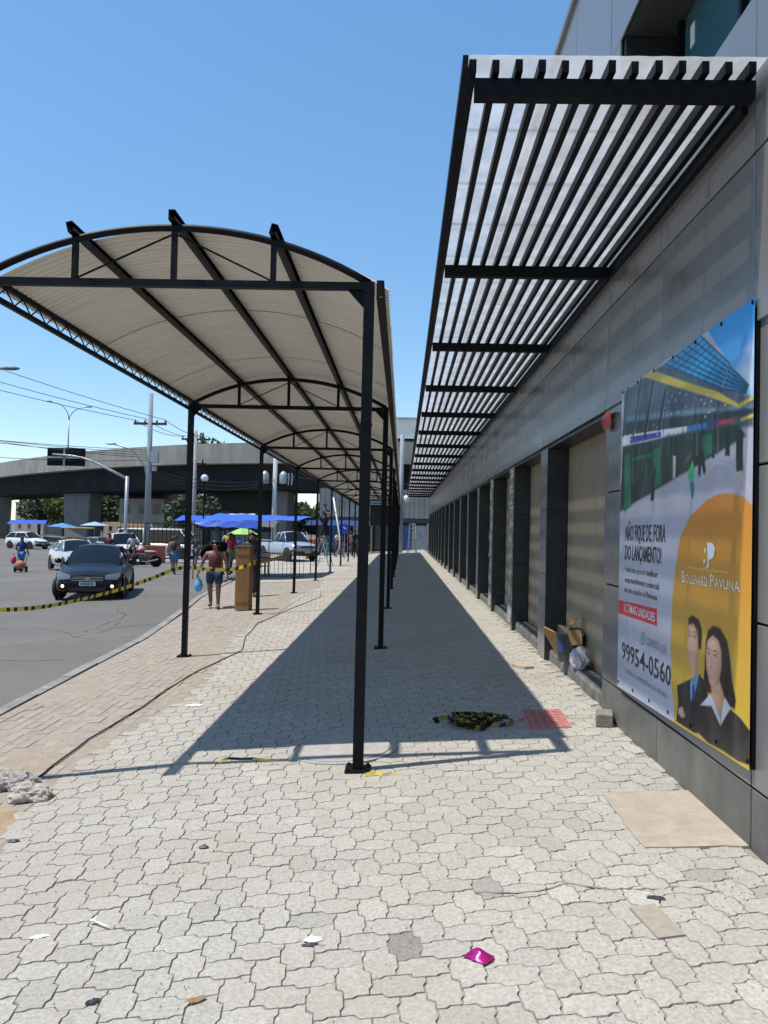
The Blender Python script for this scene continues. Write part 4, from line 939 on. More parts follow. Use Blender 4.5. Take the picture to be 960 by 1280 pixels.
# thin slab set in the pavers
mb = MB().cbox((0, 0, .001), (.11, .24, .012)); o = mb.build('thin_slab', mat('thin_slab', (0.31, 0.275, 0.225), 0.9, var=0.15, vs_=20), loc=(1.03, 3.07, zg(1.03)+.004)); o.rotation_euler = (0, -.068, R(9))
tag(o, 'narrow beige slab set among the near right pavers', 'slab')
# crack-like tar line on the right
pts = [(0.35, 3.36), (0.52, 3.34), (0.62, 3.36), (0.75, 3.42), (0.88, 3.36), (1.0, 3.35), (1.1, 3.33), (1.2, 3.36), (1.3, 3.34), (1.4, 3.26)]
mb = MB(); vs = []; rr = random.Random(8)
fine = []
for (a, b), (c, d) in zip(pts, pts[1:]):
    for k in range(4): fine.append((a+(c-a)*k/4, b+(d-b)*k/4 + rr.gauss(0, .006)))
for x, y in fine:
    w_ = .0008 + abs(rr.gauss(0, .0022)); vs += [(x, y-w_, zg(x)+.0042), (x, y+w_, zg(x)+.0042)]
mb.add(vs, [(2*i, 2*i+2, 2*i+3, 2*i+1) for i in range(len(fine)-1)])
tag(mb.build('tar_dribble', mat('tar_dribble', (0.13, 0.125, 0.12), 0.8, var=0.3), None), 'dark dribble of tar across the near right pavers', 'tar stain')

# bucket with cardboard and a plastic bag on the first step
bk = empty('bucket', (1.79, 8.12, 0.272), 0, 'dark paint bucket full of torn cardboard on the first step', 'bucket')
bkm = mat('bucket_plastic', (0.055, 0.048, 0.045), 0.5, var=0.3, vs_=12)
MB().lathe([(0.125, 0.0), (0.150, 0.27), (0.158, 0.27), (0.158, 0.30), (0.142, 0.30), (0.120, 0.02), (0.0, 0.02)], (0, 0, 0), 24).build('shell', bkm, bk, auto=40)
for a0, a1, z0, z1, m in ((180, 225, .10, .21, mat('label_blue', (0.03, 0.06, 0.22), 0.5)), (245, 258, .05, .22, mat('label_purple', (0.06, 0.035, 0.10), 0.5))):
    vs = []
    for i in range(9):
        a = R(a0+(a1-a0)*i/8)
        for z in (z0, z1): r_ = .125 + .025*z/.27 + .002; vs.append((r_*math.cos(a), r_*math.sin(a), z))
    MB().add(vs, [(2*i, 2*i+2, 2*i+3, 2*i+1) for i in range(8)]).build('sticker', m, bk)
cbm = mat('cardboard', (0.40, 0.235, 0.10), 0.85, var=0.2, vs_=6); cbd = mat('cardboard_grey', (0.28, 0.23, 0.18), 0.85, var=0.2)
def flap(name, pts, m, label):
    p = [Vector(v) for v in pts]; n = (p[1]-p[0]).cross(p[2]-p[0]).normalized()*.005; k = len(p)
    o = MB().add([v+n for v in p] + [v-n for v in p], [tuple(range(k)), tuple(range(2*k-1, k-1, -1))] + [(i, k+i, k+(i+1) % k, (i+1) % k) for i in range(k)]).build(name, m, None, loc=(1.79, 8.12, 0.272)); tag(o, label, 'cardboard', 'cardboard in the bucket')
flap('cardboard_flap', [(-.10, -.05, .27), (-.26, .12, .34), (-.24, .20, .27), (-.12, .12, .05), (-.09, .05, .12)], cbm, 'tan cardboard flap folded over the far side of the bucket')
flap('cardboard_flap', [(-.16, -.12, .31), (.10, -.16, .29), (.14, .12, .33), (-.10, .20, .35)], cbd, 'greyish cardboard sheet lying flat across the bucket')
flap('cardboard_flap', [(-.06, -.10, .33), (.05, -.06, .45), (.09, .10, .47), (-.02, .13, .35)], cbm, 'tan cardboard piece standing up in the bucket')
flap('cardboard_flap', [(-.05, -.24, .20), (.06, -.26, .21), (.08, -.12, .34), (-.07, -.12, .34)], cbm, 'tan cardboard flap hanging over the near side of the bucket')
bm = bmesh.new(); bmesh.ops.create_icosphere(bm, subdivisions=3, radius=1)
for v in bm.verts:
    d = 1 + .28*noise.noise(v.co*1.8) + .18*noise.noise(v.co*4.5); v.co = Vector((v.co.x*.09, v.co.y*.14, max(v.co.z, -.8)*.12))*d
me = bpy.data.meshes.new('plastic_bag'); bm.to_mesh(me); bm.free(); me.materials.append(mat('grey_film', (0.45, 0.46, 0.48), 0.28, var=0.25, vs_=20, bump=0.8, bs=25, spec=0.7))
tag(link_mesh('plastic_bag', me, None, (1.80, 7.74, 0.365)), 'crumpled grey plastic bag beside the paint bucket', 'bag')

ck = MB(); rc = random.Random(15)
for x0, y0, an, L_ in ((-5.2, 9.5, 1.9, 3.5), (-6.2, 11.5, 1.4, 4), (-7.5, 10.5, .3, 3), (-5.6, 13.5, 1.7, 5), (-8.5, 14, .2, 4), (-9.5, 17, 1.2, 5), (-6.5, 17, .1, 3), (-12, 20, .5, 6), (-11, 26, 1.5, 6), (-16, 30, .2, 7)):
    p = Vector((x0, y0)); d = an; n = int(L_/.16); vs = []
    for k in range(n):
        d += rc.gauss(0, .16); p = p + Vector((math.cos(d), math.sin(d)))*.16; w_ = .002 + abs(rc.gauss(0, .005)); nn_ = Vector((-math.sin(d), math.cos(d)))*w_
        if p.x > kerb_x(p.y) - .1: break
        vs += [(p.x+nn_.x, p.y+nn_.y, zr(p.x)+.004), (p.x-nn_.x, p.y-nn_.y, zr(p.x)+.004)]
    if len(vs) > 6: ck.add(vs, [(2*i, 2*i+1, 2*i+3, 2*i+2) for i in range(len(vs)//2-1)])
tag(ck.build('road_cracks', mat('crack_tar', (0.05, 0.048, 0.045), .9, var=.3)), 'dark cracks wandering over the asphalt', kind='stuff')

# ------------------------------------------------------------------ vehicles
rubber_m = mat('tyre_rubber', (0.014, 0.014, 0.015), 0.85, var=0.2); rim_m = mat('wheel_alloy', (0.33, 0.34, 0.35), 0.35, metal=0.7)
trim_m = mat('black_trim', (0.012, 0.012, 0.013), 0.5); cglass_m = mat('car_glass', (0.008, 0.011, 0.013), 0.05, var=0.05, spec=0.45)
lamp_m = mat('lamp_glass', (0.17, 0.185, 0.20), 0.08, metal=0.3, var=0.3, vs_=30, spec=0.9); amber_m = mat('tail_red', (0.25, 0.01, 0.01), 0.2)
plate_m = mat('plate_white', (0.62, 0.64, 0.66), 0.5); navy_m = mat('plate_navy', (0.02, 0.04, 0.20), 0.5); gold_m = mat('emblem_gold', (0.62, 0.43, 0.10), 0.3, metal=0.6)
def paint(n, c, metal=0.3): return mat('car_paint_' + n, c, 0.28, metal=metal, var=0.06, vs_=2, coat=0.12, spec=0.25)
def lerp_tab(tab, t):
    for (a, b), (c, d) in zip(tab, tab[1:]):
        if t <= c: u = (t-a)/(c-a) if c > a else 0; u = u*u*(3-2*u)*0.5 + u*0.5; return b + (d-b)*u
    return tab[-1][1]
wheel_cache = {}
def wheel_meshes(r, wd):
    if (r, wd) not in wheel_cache:
        rot = Matrix.Rotation(R(90), 3, 'Y')
        ty_ = MB().lathe([(r*.62, -wd/2), (r*.9, -wd/2), (r, -wd*.36), (r, wd*.36), (r*.9, wd/2), (r*.62, wd/2)], (0,0,0), 22, rot).mesh('wheel', rubber_m, True)
        rm = MB().lathe([(0, -wd*.30), (r*.16, -wd*.42), (r*.2, -wd*.36), (r*.56, -wd*.40), (r*.62, -wd*.49), (r*.64, -wd*.3), (r*.64, wd*.3), (r*.62, wd*.49), (r*.56, wd*.40), (r*.2, wd*.36), (r*.16, wd*.42), (0, wd*.30)], (0,0,0), 22, rot)
        hol = MB()
        for s in (-1, 1):
            for k in range(5):
                a = 2*math.pi*k/5; q = [(r*.26, a-.22), (r*.52, a-.36), (r*.52, a+.36), (r*.26, a+.22)]
                hol.poly([(s*wd*.425, rr_*math.cos(t), rr_*math.sin(t)) for rr_, t in (q if s > 0 else q[::-1])])
        wheel_cache[(r, wd)] = (ty_, rm.mesh('rim', rim_m, True), hol.mesh('spoke_gap', trim_m))
    return wheel_cache[(r, wd)]
def car(name, label, loc, rz, pm_, L, W, H, style='sedan', plate=True, emblem=False, tint=cglass_m, group='vehicles on the road', steer=0.0, lights=False, bumper=None):
    t = empty(name, loc, rz, label, 'car' if style in ('sedan', 'hatch') else ('pickup' if style == 'pickup' else 'van'), group)
    w = W/2
    if style == 'sedan':
        top = [(0, .52), (.012, .66), (.05, .745), (.14, .84), (.26, .93), (.31, .965), (.5, .98), (.8, 1.0), (.88, 1.02), (.97, .99), (.99, .9), (1, .7)]
        bot = [(0, .36), (.03, .24), (.08, .19), (.92, .2), (.97, .27), (1, .4)]; cab = (.265, .425, .66, .86)
    elif style == 'hatch':
        top = [(0, .52), (.015, .68), (.06, .77), (.22, .93), (.27, .97), (.5, .99), (.9, 1.0), (.985, .95), (1, .7)]
        bot = [(0, .36), (.03, .24), (.08, .19), (.92, .2), (.97, .27), (1, .4)]; cab = (.23, .40, .86, .975)
    elif style == 'pickup':
        top = [(0, .72), (.01, .92), (.05, 1.02), (.14, 1.08), (.22, 1.12), (.27, 1.14), (.56, 1.15), (.565, 1.15), (.985, 1.15), (1, 1.1)]
        bot = [(0, .48), (.03, .38), (.08, .34), (.92, .36), (.97, .42), (1, .5)]; cab = (.235, .345, .50, .565)
    else:
        top = [(0, .62), (.012, .86), (.05, 1.0), (.10, 1.1), (.5, 1.12), (.97, 1.12), (1, 1.0)]
        bot = [(0, .40), (.03, .30), (.08, .25), (.92, .26), (.97, .3), (1, .4)]; cab = (.06, .19, .95, .99)
    wid = [(0, .74), (.012, .84), (.04, .91), (.09, .955), (.2, .99), (.5, 1.0), (.8, .99), (.93, .955), (.98, .9), (1, .8)]
    ts = [0, .006, .012, .025, .05, .08, .12, .16, .2, .25, .3, .36, .42, .5, .58, .66, .74, .82, .88, .93, .96, .985, 1.0]
    vs = []; n = 0
    for s in ts:
        y = -L/2 + s*L; zt, zb, k = lerp_tab(top, s), lerp_tab(bot, s), lerp_tab(wid, s)*w; h = zt-zb
        hf = [(0, zb), (.80*k, zb), (.95*k, zb+.10*h), (.995*k, zb+.28*h), (1.0*k, zb+.50*h), (.975*k, zb+.60*h), (.972*k, zb+.80*h), (.94*k, zt-.14*h), (.84*k, zt-.055*h), (.45*k, zt+.006), (0, zt+.024)]
        ring = [(x, y, z) for x, z in hf] + [(-x, y, z) for x, z in hf[-2:0:-1]]; n = len(ring); vs += ring
    mb = MB(); m = len(ts)
    mb.add(vs, [(i*n+k, i*n+(k+1) % n, (i+1)*n+(k+1) % n, (i+1)*n+k) for i in range(m-1) for k in range(n)] + [tuple(range(n))[::-1], tuple((m-1)*n+k for k in range(n))])
    mb.build('body', pm_, t, auto=42)
    zb_ = lerp_tab(top, cab[0]) - .015; zb2 = lerp_tab(top, cab[3]) - .012
    yb0, yt0, yt1, yb1 = [-L/2 + c*L for c in cab]
    wb, wt = w*.86, w*(.66 if style != 'van' else .84)
    def surf(rows):
        nn = len(rows[0]); mb = MB()
        mb.add([p for r_ in rows for p in r_], [(i*nn+k, i*nn+k+1, (i+1)*nn+k+1, (i+1)*nn+k) for i in range(len(rows)-1) for k in range(nn-1)]); return mb
    us = [-1, -.8, -.5, 0, .5, .8, 1]
    ws = [[(u*(wb*.97 + (wt*.95-wb*.97)*v), yb0 + (yt0-yb0)*v - .13*(1-u*u)*(1-.5*v) + .06, zb_ + (H-.035-zb_)*v + .02*math.sin(v*3.1) - .055*u*u*v) for u in us] for v in (0, .25, .5, .75, 1)]
    surf(ws).build('windscreen', tint, t, smooth=True)
    rw = [[(u*(wb*.95 + (wt*.95-wb*.95)*v), yb1 + (yt1-yb1)*v + .08*(1-u*u), zb2 + (H-.04-zb2)*v + .02*math.sin(v*3.1) - .05*u*u*v) for u in us[::-1]] for v in (0, .25, .5, .75, 1)]
    surf(rw).build('rear_window', tint, t, smooth=True)
    rf = [[(u*wt*(1.0 if abs(u) < 1 else 1.03), yt0 - .13*(1-u*u)*.5 + .05 + (yt1-yt0-.05)*v, H - .085*u*u - .03*(2*v-1)**2 - (.012 if abs(u) == 1 else 0)) for u in us] for v in (0, .08, .3, .5, .7, .92, 1)]
    surf(rf).build('roof', pm_, t, smooth=True)
    for s in (-1, 1):
        q = [(s*wb, yb0+.10, zb_), (s*wt*1.0, yt0+.10, H-.115), (s*wt*1.0, yt1-.03, H-.12), (s*wb*.99, yb1-.03, zb2)]
        fr = MB()
        MB().poly(q if s < 0 else q[::-1]).build('side_window', tint, t)
        r_ = .028
        fr.tube([(s*wb*.98, yb0+.05, zb_), (s*wt*.985, yt0+.05, H-.095)], r_, 6); fr.tube([(s*wt*.985, yt0+.05, H-.095), (s*wt*.99, yt1, H-.105)], r_, 6); fr.tube([(s*wt*.985, yt1, H-.105), (s*wb*.97, yb1, zb2)], r_*1.25, 6)
        mid = (yt0*.4+yt1*.6) if style != 'pickup' else (yt0*.55+yt1*.45)
        fr.tube([(s*wb*1.0, mid, (zb_+zb2)/2), (s*wt*1.005, mid, H-.10)], r_, 6)
        fr.build('window_frame', pm_ if style != 'sedan' else pm_, t, smooth=True)
        mir = MB().ball((s*(w+.10), yb0+.30, zb_+.07), (.10, .06, .075), 8, 6); mir.tube([(s*w*.9, yb0+.28, zb_+.02), (s*(w+.05), yb0+.29, zb_+.05)], .02, 6)
        mir.build('mirror', pm_ if style != 'pickup' else trim_m, t, smooth=True)
        zc = lerp_tab(top, .02); x0, x1 = w*.48, w*.90
        hl = MB(); yf = -L/2
        P_ = [(x0, yf-.004, zc-.10), (x1*.93, yf+.055, zc-.115), (x1, yf+.20, zc-.03), (x1*.985, yf+.34, zc+.065), (x1*.90, yf+.24, zc+.075), (x0*1.05, yf+.045, zc+.012)]
        C_ = Vector((sum(p[0] for p in P_)/6 , yf+.06, zc+.0))
        pts = [Vector((s*p[0], p[1]-.012, p[2])) for p in P_]; cc = Vector((s*C_.x, C_.y-.01, C_.z))
        hl.add([cc] + pts, [((0, 1+k, 1+(k+1) % 6) if s > 0 else (0, 1+(k+1) % 6, 1+k)) for k in range(6)]).build('headlight', lamp_m, t, smooth=True)
        zf = lerp_tab(bot, .02)+.12
        fg = MB().lathe([(.0, -.012), (.034, -.008), (.042, .01)], (s*w*.70, yf+.004, zf), 12, Matrix.Rotation(R(90), 3, 'X') @ Matrix.Rotation(R(180), 3, 'X'))
        fg.build('fog_lamp', mat('fog_lit', (0.8, 0.8, 0.75), 0.2, emit=(1, .97, .88, 2.2)) if lights else lamp_m, t, smooth=True)
        tl_ = MB().box(s*w*.72 if s > 0 else s*w*.90, s*w*.90 if s > 0 else s*w*.72, L/2-.05, L/2+.012, .72, .92); tl_.build('tail_light', amber_m, t)
    zc = lerp_tab(top, .02); yf = -L/2
    gl = MB().box(-w*.46, w*.46, yf-.022, yf+.05, zc-.15, zc-.02); gr_ = gl.build('grille', trim_m, t)
    for k in range(3): MB().box(-w*.45, w*.45, yf-.032, yf-.02, zc-.135+.042*k, zc-.125+.042*k).build('slat', mat('chrome', (.55, .56, .58), .2, metal=.8), gr_)
    if emblem: MB().poly([(-.07, yf-.036, zc-.102), (-.055, yf-.036, zc-.102), (-.028, yf-.036, zc-.102), (-.028, yf-.036, zc-.112), (.028, yf-.036, zc-.112), (.028, yf-.036, zc-.102), (.075, yf-.036, zc-.102), (.062, yf-.036, zc-.068), (.028, yf-.036, zc-.068), (.028, yf-.036, zc-.058), (-.028, yf-.036, zc-.058), (-.028, yf-.036, zc-.068), (-.062, yf-.036, zc-.068)]).build('emblem', gold_m, gr_)
    zi = lerp_tab(bot, .0)
    MB().box(-w*.52, w*.52, yf-.012, yf+.06, zi-.10, zi+.0).build('air_intake', trim_m, t)
    if bumper: MB().box(-w*.92, w*.92, yf-.06, yf+.10, zi-.06, zi+.14).build('bumper', bumper, t, bevel=.03)
    if plate:
        np_ = MB().box(-.20, .20, yf-.046 - (.05 if bumper else 0), yf+.02, zi+.045, zi+.175).build('number_plate', plate_m, t)
        yy_ = yf - .048 - (.05 if bumper else 0)
        MB().poly([(-.199, yy_, zi+.145), (.199, yy_, zi+.145), (.199, yy_, zi+.174), (-.199, yy_, zi+.174)]).build('plate_band', navy_m, np_)
        ch = MB()
        for k in range(7): ch.poly([(-.16+.047*k, yy_, zi+.06), (-.13+.047*k, yy_, zi+.06), (-.13+.047*k, yy_, zi+.13), (-.16+.047*k, yy_, zi+.13)])
        ch.build('plate_characters', mat('plate_ink', (0.05, 0.05, 0.07), 0.5), np_)
    rw_ = .31 if style in ('sedan', 'hatch') else .37
    for s in (-1, 1):
        for fy, st in ((.175, steer), (.80, 0)):
            yc = -L/2 + fy*L
            a = MB().lathe([(rw_*1.22, -.01), (rw_*1.22, .012), (rw_*1.1, .014)], (s*w*.985, yc, rw_*1.02), 24, Matrix.Rotation(R(90 if s > 0 else -90), 3, 'Y'))
            a.build('wheel_arch', trim_m, t)
            tm, rm, hm = wheel_meshes(rw_, .20)
            wh = link_mesh('wheel', tm, t, (s*(w-.085), yc, rw_), (0, 0, st)); link_mesh('rim', rm, wh); link_mesh('spoke_gap', hm, wh)
    if style == 'pickup':
        bed = MB(); yb = -L/2 + .58*L
        for x0, x1, y0, y1 in ((-w*.95, -w*.87, yb, L/2-.03), (w*.87, w*.95, yb, L/2-.03), (-w*.87, w*.87, L/2-.09, L/2-.03)): bed.box(x0, x1, y0, y1, 1.14, 1.20)
        bed.build('bed_rail', pm_, t); MB().box(-w*.86, w*.86, yb, L/2-.1, 1.155, 1.175).build('bed_floor', trim_m, t)
    return t
car('parked_car', 'black sedan facing the camera with gold emblem and lit fog lamps', (-8.75, 22.0, zr(-8.4)), R(15), paint('black', (0.008, 0.009, 0.012), 0.0), 4.35, 1.74, 1.46, 'sedan', emblem=True, steer=R(-14), lights=True)
car('parked_car', 'silver sedan just behind the black car on the road', (-15.45, 36.0, zr(-15)), R(36), paint('silver', (0.55, 0.56, 0.57), 0.4), 4.35, 1.72, 1.47, 'sedan', plate=False)
car('pickup_truck', 'white pickup truck behind the silver sedan', (-16.0, 43.4, zr(-16)), R(33), paint('white', (0.66, 0.66, 0.65), 0.05), 4.9, 1.84, 1.78, 'pickup', tint=cglass_m, bumper=trim_m)
car('parked_car', 'small white hatchback seen from the side at the far left', (-32.8, 66.5, zr(-32)), R(66), paint('white', (0.66, 0.66, 0.65), 0.05), 3.9, 1.66, 1.48, 'hatch', plate=True, bumper=trim_m)
car('pickup_truck', 'silver blue double cab pickup with a black bumper behind the canopy posts', (-6.75, 45.2, zg(-6.6)+.004), R(36), paint('silverblue', (0.42, 0.47, 0.53), 0.35), 4.9, 1.78, 1.74, 'pickup', bumper=trim_m)
car('minibus', 'white minibus behind the railing and motorcycle', (-16.0, 50.5, zr(-16)), R(84), paint('white', (0.66, 0.66, 0.65), 0.05), 5.6, 1.95, 2.05, 'van')
car('parked_car', 'grey car mostly hidden behind the silver sedan', (-20.5, 52.0, zr(-20)), R(50), paint('grey', (0.16, 0.17, 0.18), 0.3), 4.2, 1.7, 1.45, 'hatch', plate=False)

# motorcycle
mo = empty('motorcycle', (-13.2, 39.0, zr(-13.2)), R(-78), 'red and black motorcycle parked by the kerb', 'motorcycle')
redp = paint('red', (0.35, 0.02, 0.02), 0.1)
for y, nm in ((-.64, 'front_wheel'), (.62, 'rear_wheel')):
    rot = Matrix.Rotation(R(90), 3, 'Y')
    wq = MB().lathe([(.235, -.045), (.285, -.045), (.305, 0), (.285, .045), (.235, .045), (.235, -.045)], (0, y, .305), 24, rot).build(nm, rubber_m, mo, smooth=True)
    sp = MB()
    for k in range(5):
        a = 2*math.pi*k/5; sp.tube([(0, y, .305), (0, y+.24*math.cos(a), .305+.24*math.sin(a))], .016, 5)
    sp.lathe([(.05, -.05), (.05, .05)], (0, y, .305), 10, rot); sp.build('rim', trim_m, wq)
MB().tube([(-.05, -.64, .30), (-.05, -.42, .86)], .022, 6).tube([(.05, -.64, .30), (.05, -.42, .86)], .022, 6).build('fork', rim_m, mo)
MB().tube([(0, -.45, .80), (0, -.1, .52), (0, .25, .45), (0, .62, .32)], .025, 6).tube([(0, -.42, .78), (0, .1, .72), (0, .55, .74)], .025, 6).build('frame', trim_m, mo)
MB().ball((0, -.14, .83), (.13, .24, .12), 12, 8).build('fuel_tank', redp, mo, smooth=True)
MB().ball((0, .30, .80), (.12, .34, .06), 12, 8).build('saddle', mat('seat_pale', (0.42, 0.36, 0.30), 0.6), mo, smooth=True)
MB().box(-.13, .13, -.2, .16, .30, .58).lathe([(.09, 0), (.09, .16)], (0, -.16, .5), 10).build('engine', mat('engine_grey', (0.05, 0.05, 0.055), 0.5), mo, bevel=.02)
MB().tube([(-.33, -.30, 1.02), (-.12, -.40, .98), (.12, -.40, .98), (.33, -.30, 1.02)], .014, 6).build('handlebar', trim_m, mo)
MB().tube([(.12, -.1, .3), (.14, .2, .28), (.15, .75, .42)], [.02, .03, .045], 8).build('exhaust', rim_m, mo)
MB().ball((0, -.50, .92), (.09, .08, .10), 10, 7).build('headlight', lamp_m, mo, smooth=True)
MB().tube([(0, -.86, .50), (0, -.72, .63), (0, -.56, .63), (0, -.42, .56)], .05, 6).build('mudguard', redp, mo)
MB().tube([(0, .46, .72), (0, .72, .70), (0, .90, .60)], [.05, .05, .03], 6).build('tail', redp, mo)
for s in (-1, 1): MB().tube([(s*.2, -.38, 1.0), (s*.26, -.38, 1.14)], .008, 5).ball((s*.27, -.38, 1.17), (.05, .015, .035), 8, 5).build('mirror', trim_m, mo)

# ------------------------------------------------------------------ people
def skin(name, verts, edges, radii, m, parent, sub=1):
    me = bpy.data.meshes.new(name); me.from_pydata(verts, edges, []); me.materials.append(m)
    o = link_mesh(name, me, parent)
    md = o.modifiers.new('skin', 'SKIN'); md.use_smooth_shade = True; md.branch_smoothing = 0.4
    sv = me.skin_vertices[0].data
    for i, r_ in enumerate(radii): sv[i].radius = (r_ if isinstance(r_, tuple) else (r_, r_))
    sv[0].use_root = True
    s_ = o.modifiers.new('sub', 'SUBSURF'); s_.levels = sub; s_.render_levels = sub
    return o
def person(label, loc, rz, h=1.7, skn=(.22, .11, .065), shirt=(.2, .2, .2), pants=(.05, .06, .1), shoe=(.03, .03, .03), hair=(.012, .009, .008), sleeve=True, long_pants=True, stride=0.18,
           arms=None, skirt=False, hairlong=False, lean=0.0, face=True, group=None, seated=0, shirt_m=None, bald=False):
    t = empty('person', loc, rz, label, 'person', group); k = h/1.7; t.scale = (k, k, k)
    sm = mat('skin_%.2f_%.2f' % skn[:2], skn, 0.55, var=0.1); cm = shirt_m or mat('cloth_%.2f_%.2f_%.2f' % shirt, shirt, 0.9, var=0.2, vs_=9, bump=.2, bs=30)
    tm = mat('cloth_%.2f_%.2f_%.2f' % pants, pants, 0.9, var=0.2, vs_=9, bump=.2, bs=30); hm = mat('hair_%.3f' % hair[0], hair, 0.6, var=0.3)
    J = {}
    J['pel'] = Vector((0, 0, .95)); J['sp'] = Vector((0, -.01+lean*.3, 1.14)); J['ch'] = Vector((0, lean*.7, 1.32)); J['nk'] = Vector((0, .01+lean, 1.47)); J['jw'] = Vector((0, -.03+lean*1.1, 1.545)); J['hd'] = Vector((0, -.005+lean*1.1, 1.60)); J['tp'] = Vector((0, .0+lean*1.1, 1.655)); J['ns'] = Vector((0, -.10+lean*1.1, 1.585))
    for s, S_ in ((-1, 'r'), (1, 'l')):                            # facing -Y: the figure's right hand is at -X
        a = stride*s
        J['sh'+S_] = Vector((s*.165, .01+lean*.9, 1.405)); J['el'+S_] = Vector((s*.235, .04+a*.4+lean*.6, 1.13)); J['wr'+S_] = Vector((s*.25, -.05+a*.7+lean*.4, .90)); J['hn'+S_] = Vector((s*.25, -.07+a*.75+lean*.4, .83))
        J['hp'+S_] = Vector((s*.09, 0, .90)); J['kn'+S_] = Vector((s*.095, -.03-a*.55, .50)); J['an'+S_] = Vector((s*.095, .02-a*1.0+(.10 if a < 0 else 0), .085+(.04 if a < 0 else 0))); J['to'+S_] = Vector((s*.105, J['an'+S_].y-.15, .035+(.0 if a >= 0 else .0)))
    if arms:
        for kk, v in arms.items(): J[kk] = Vector(v)
    names = ['pel', 'sp', 'ch', 'nk', 'jw', 'hd', 'tp', 'ns']; ed = [('pel', 'sp'), ('sp', 'ch'), ('ch', 'nk'), ('nk', 'jw'), ('jw', 'hd'), ('hd', 'tp'), ('hd', 'ns')]
    rad = dict(pel=(.145, .105), sp=(.125, .095), ch=(.15, .105), nk=(.055, .055), jw=(.062, .07), hd=(.078, .092), tp=(.062, .075), ns=(.014, .014))
    for S_ in 'rl':
        names += [x+S_ for x in ('sh', 'el', 'wr', 'hn', 'hp', 'kn', 'an', 'to')]
        ed += [('ch', 'sh'+S_), ('sh'+S_, 'el'+S_), ('el'+S_, 'wr'+S_), ('wr'+S_, 'hn'+S_), ('pel', 'hp'+S_), ('hp'+S_, 'kn'+S_), ('kn'+S_, 'an'+S_), ('an'+S_, 'to'+S_)]
        rad.update({'sh'+S_: .062, 'el'+S_: .042, 'wr'+S_: .028, 'hn'+S_: (.04, .022), 'hp'+S_: .09, 'kn'+S_: .058, 'an'+S_: .04, 'to'+S_: (.035, .022)})
        d = (J['hn'+S_]-J['wr'+S_]).normalized(); sd = Vector((0, 1, 0)) if abs(d.y) < .8 else Vector((1, 0, 0)); sd = (sd - d*sd.dot(d)).normalized(); fw = d.cross(sd)*(1 if S_ == 'l' else -1)
        for q, (off, ln) in enumerate(((-.026, .07), (-.009, .082), (.009, .078), (.026, .06))):
            a_, b_ = 'f%d%s' % (q, S_), 'g%d%s' % (q, S_)
            J[a_] = J['hn'+S_] + d*ln*.55 + sd*off; J[b_] = J['hn'+S_] + d*ln + sd*off*1.1 - fw*.02; names += [a_, b_]; ed += [('hn'+S_, a_), (a_, b_)]; rad[a_] = .0095; rad[b_] = .008
        a_ = 'th'+S_; J[a_] = J['wr'+S_].lerp(J['hn'+S_], .6) - sd*.06 + d*.02; names.append(a_); ed.append(('hn'+S_, a_)); rad[a_] = .011
    ix = {n_: i for i, n_ in enumerate(names)}
    skin('body', [J[n_] for n_ in names], [(ix[a], ix[b]) for a, b in ed], [rad[n_] for n_ in names], sm, t)
    def garment(nm, sub, eds, grow, m, cut={}):
        P_ = dict(J); P_.update(cut); i2 = {n_: i for i, n_ in enumerate(sub)}
        return skin(nm, [P_[n_] for n_ in sub], [(i2[a], i2[b]) for a, b in eds], [(tuple(x+grow for x in rad.get(n_, .05)) if isinstance(rad.get(n_, .05), tuple) else rad.get(n_, .05)+grow) for n_ in sub], m, t)
    sub = ['pel', 'sp', 'ch', 'cl']; eds = [('pel', 'sp'), ('sp', 'ch'), ('ch', 'cl')]; cut = {'cl': J['ch'].lerp(J['nk'], .62), 'pel': J['pel'] + Vector((0, 0, .02))}; rad['cl'] = .068; gs = .016 if sleeve else .026
    for S_ in 'rl':
        sub.append('sh'+S_); eds.append(('ch', 'sh'+S_))
        if sleeve: cut['el'+S_] = J['sh'+S_].lerp(J['el'+S_], .8); sub.append('el'+S_); eds.append(('sh'+S_, 'el'+S_))
        else: cut['sh'+S_] = J['ch'].lerp(J['sh'+S_], .72) + Vector((0, 0, -.02))
    garment('shirt', sub, eds, gs, cm, cut)
    sub = ['pel']; eds = []; cut = {}
    for S_ in 'rl':
        sub += ['hp'+S_, 'kn'+S_]; eds += [('pel', 'hp'+S_), ('hp'+S_, 'kn'+S_)]
        if long_pants: sub.append('an'+S_); eds.append(('kn'+S_, 'an'+S_))
        else: cut['kn'+S_] = J['hp'+S_].lerp(J['kn'+S_], .80); rad['kn'+S_] = .075
    garment('trousers' if long_pants else 'shorts', sub, eds, .018, tm, cut)
    if not bald:
        hc = J['hd'] + Vector((0, .012, .025)); mb = MB(); nn = 12; prof = []
        for i in range(6):
            a = R(5 + i*19)
            for q in range(nn):
                b = 2*math.pi*q/nn; fr_ = math.sin(b)
                drop = -.04 if (fr_ < -.3 and i > 3) else 0
                mb.v.append((hc.x + .088*math.sin(a)*math.cos(b), hc.y + .104*math.sin(a)*math.sin(b)*(1 if fr_ > 0 else .9), hc.z + .10*math.cos(a) - (0 if drop else (.02 if i == 5 else 0)) + (.055 if drop else 0)))
        for i in range(5):
            for q in range(nn): mb.f.append((i*nn+q, (i+1)*nn+q, (i+1)*nn+(q+1) % nn, i*nn+(q+1) % nn)); mb.m.append(0)
        mb.f.append(tuple(range(nn))); mb.m.append(0)
        if hairlong: mb.ball(tuple(hc + Vector((0, .08, -.06))), (.07, .05, .12), 10, 7)
        mb.build('hair', hm, t, smooth=True)
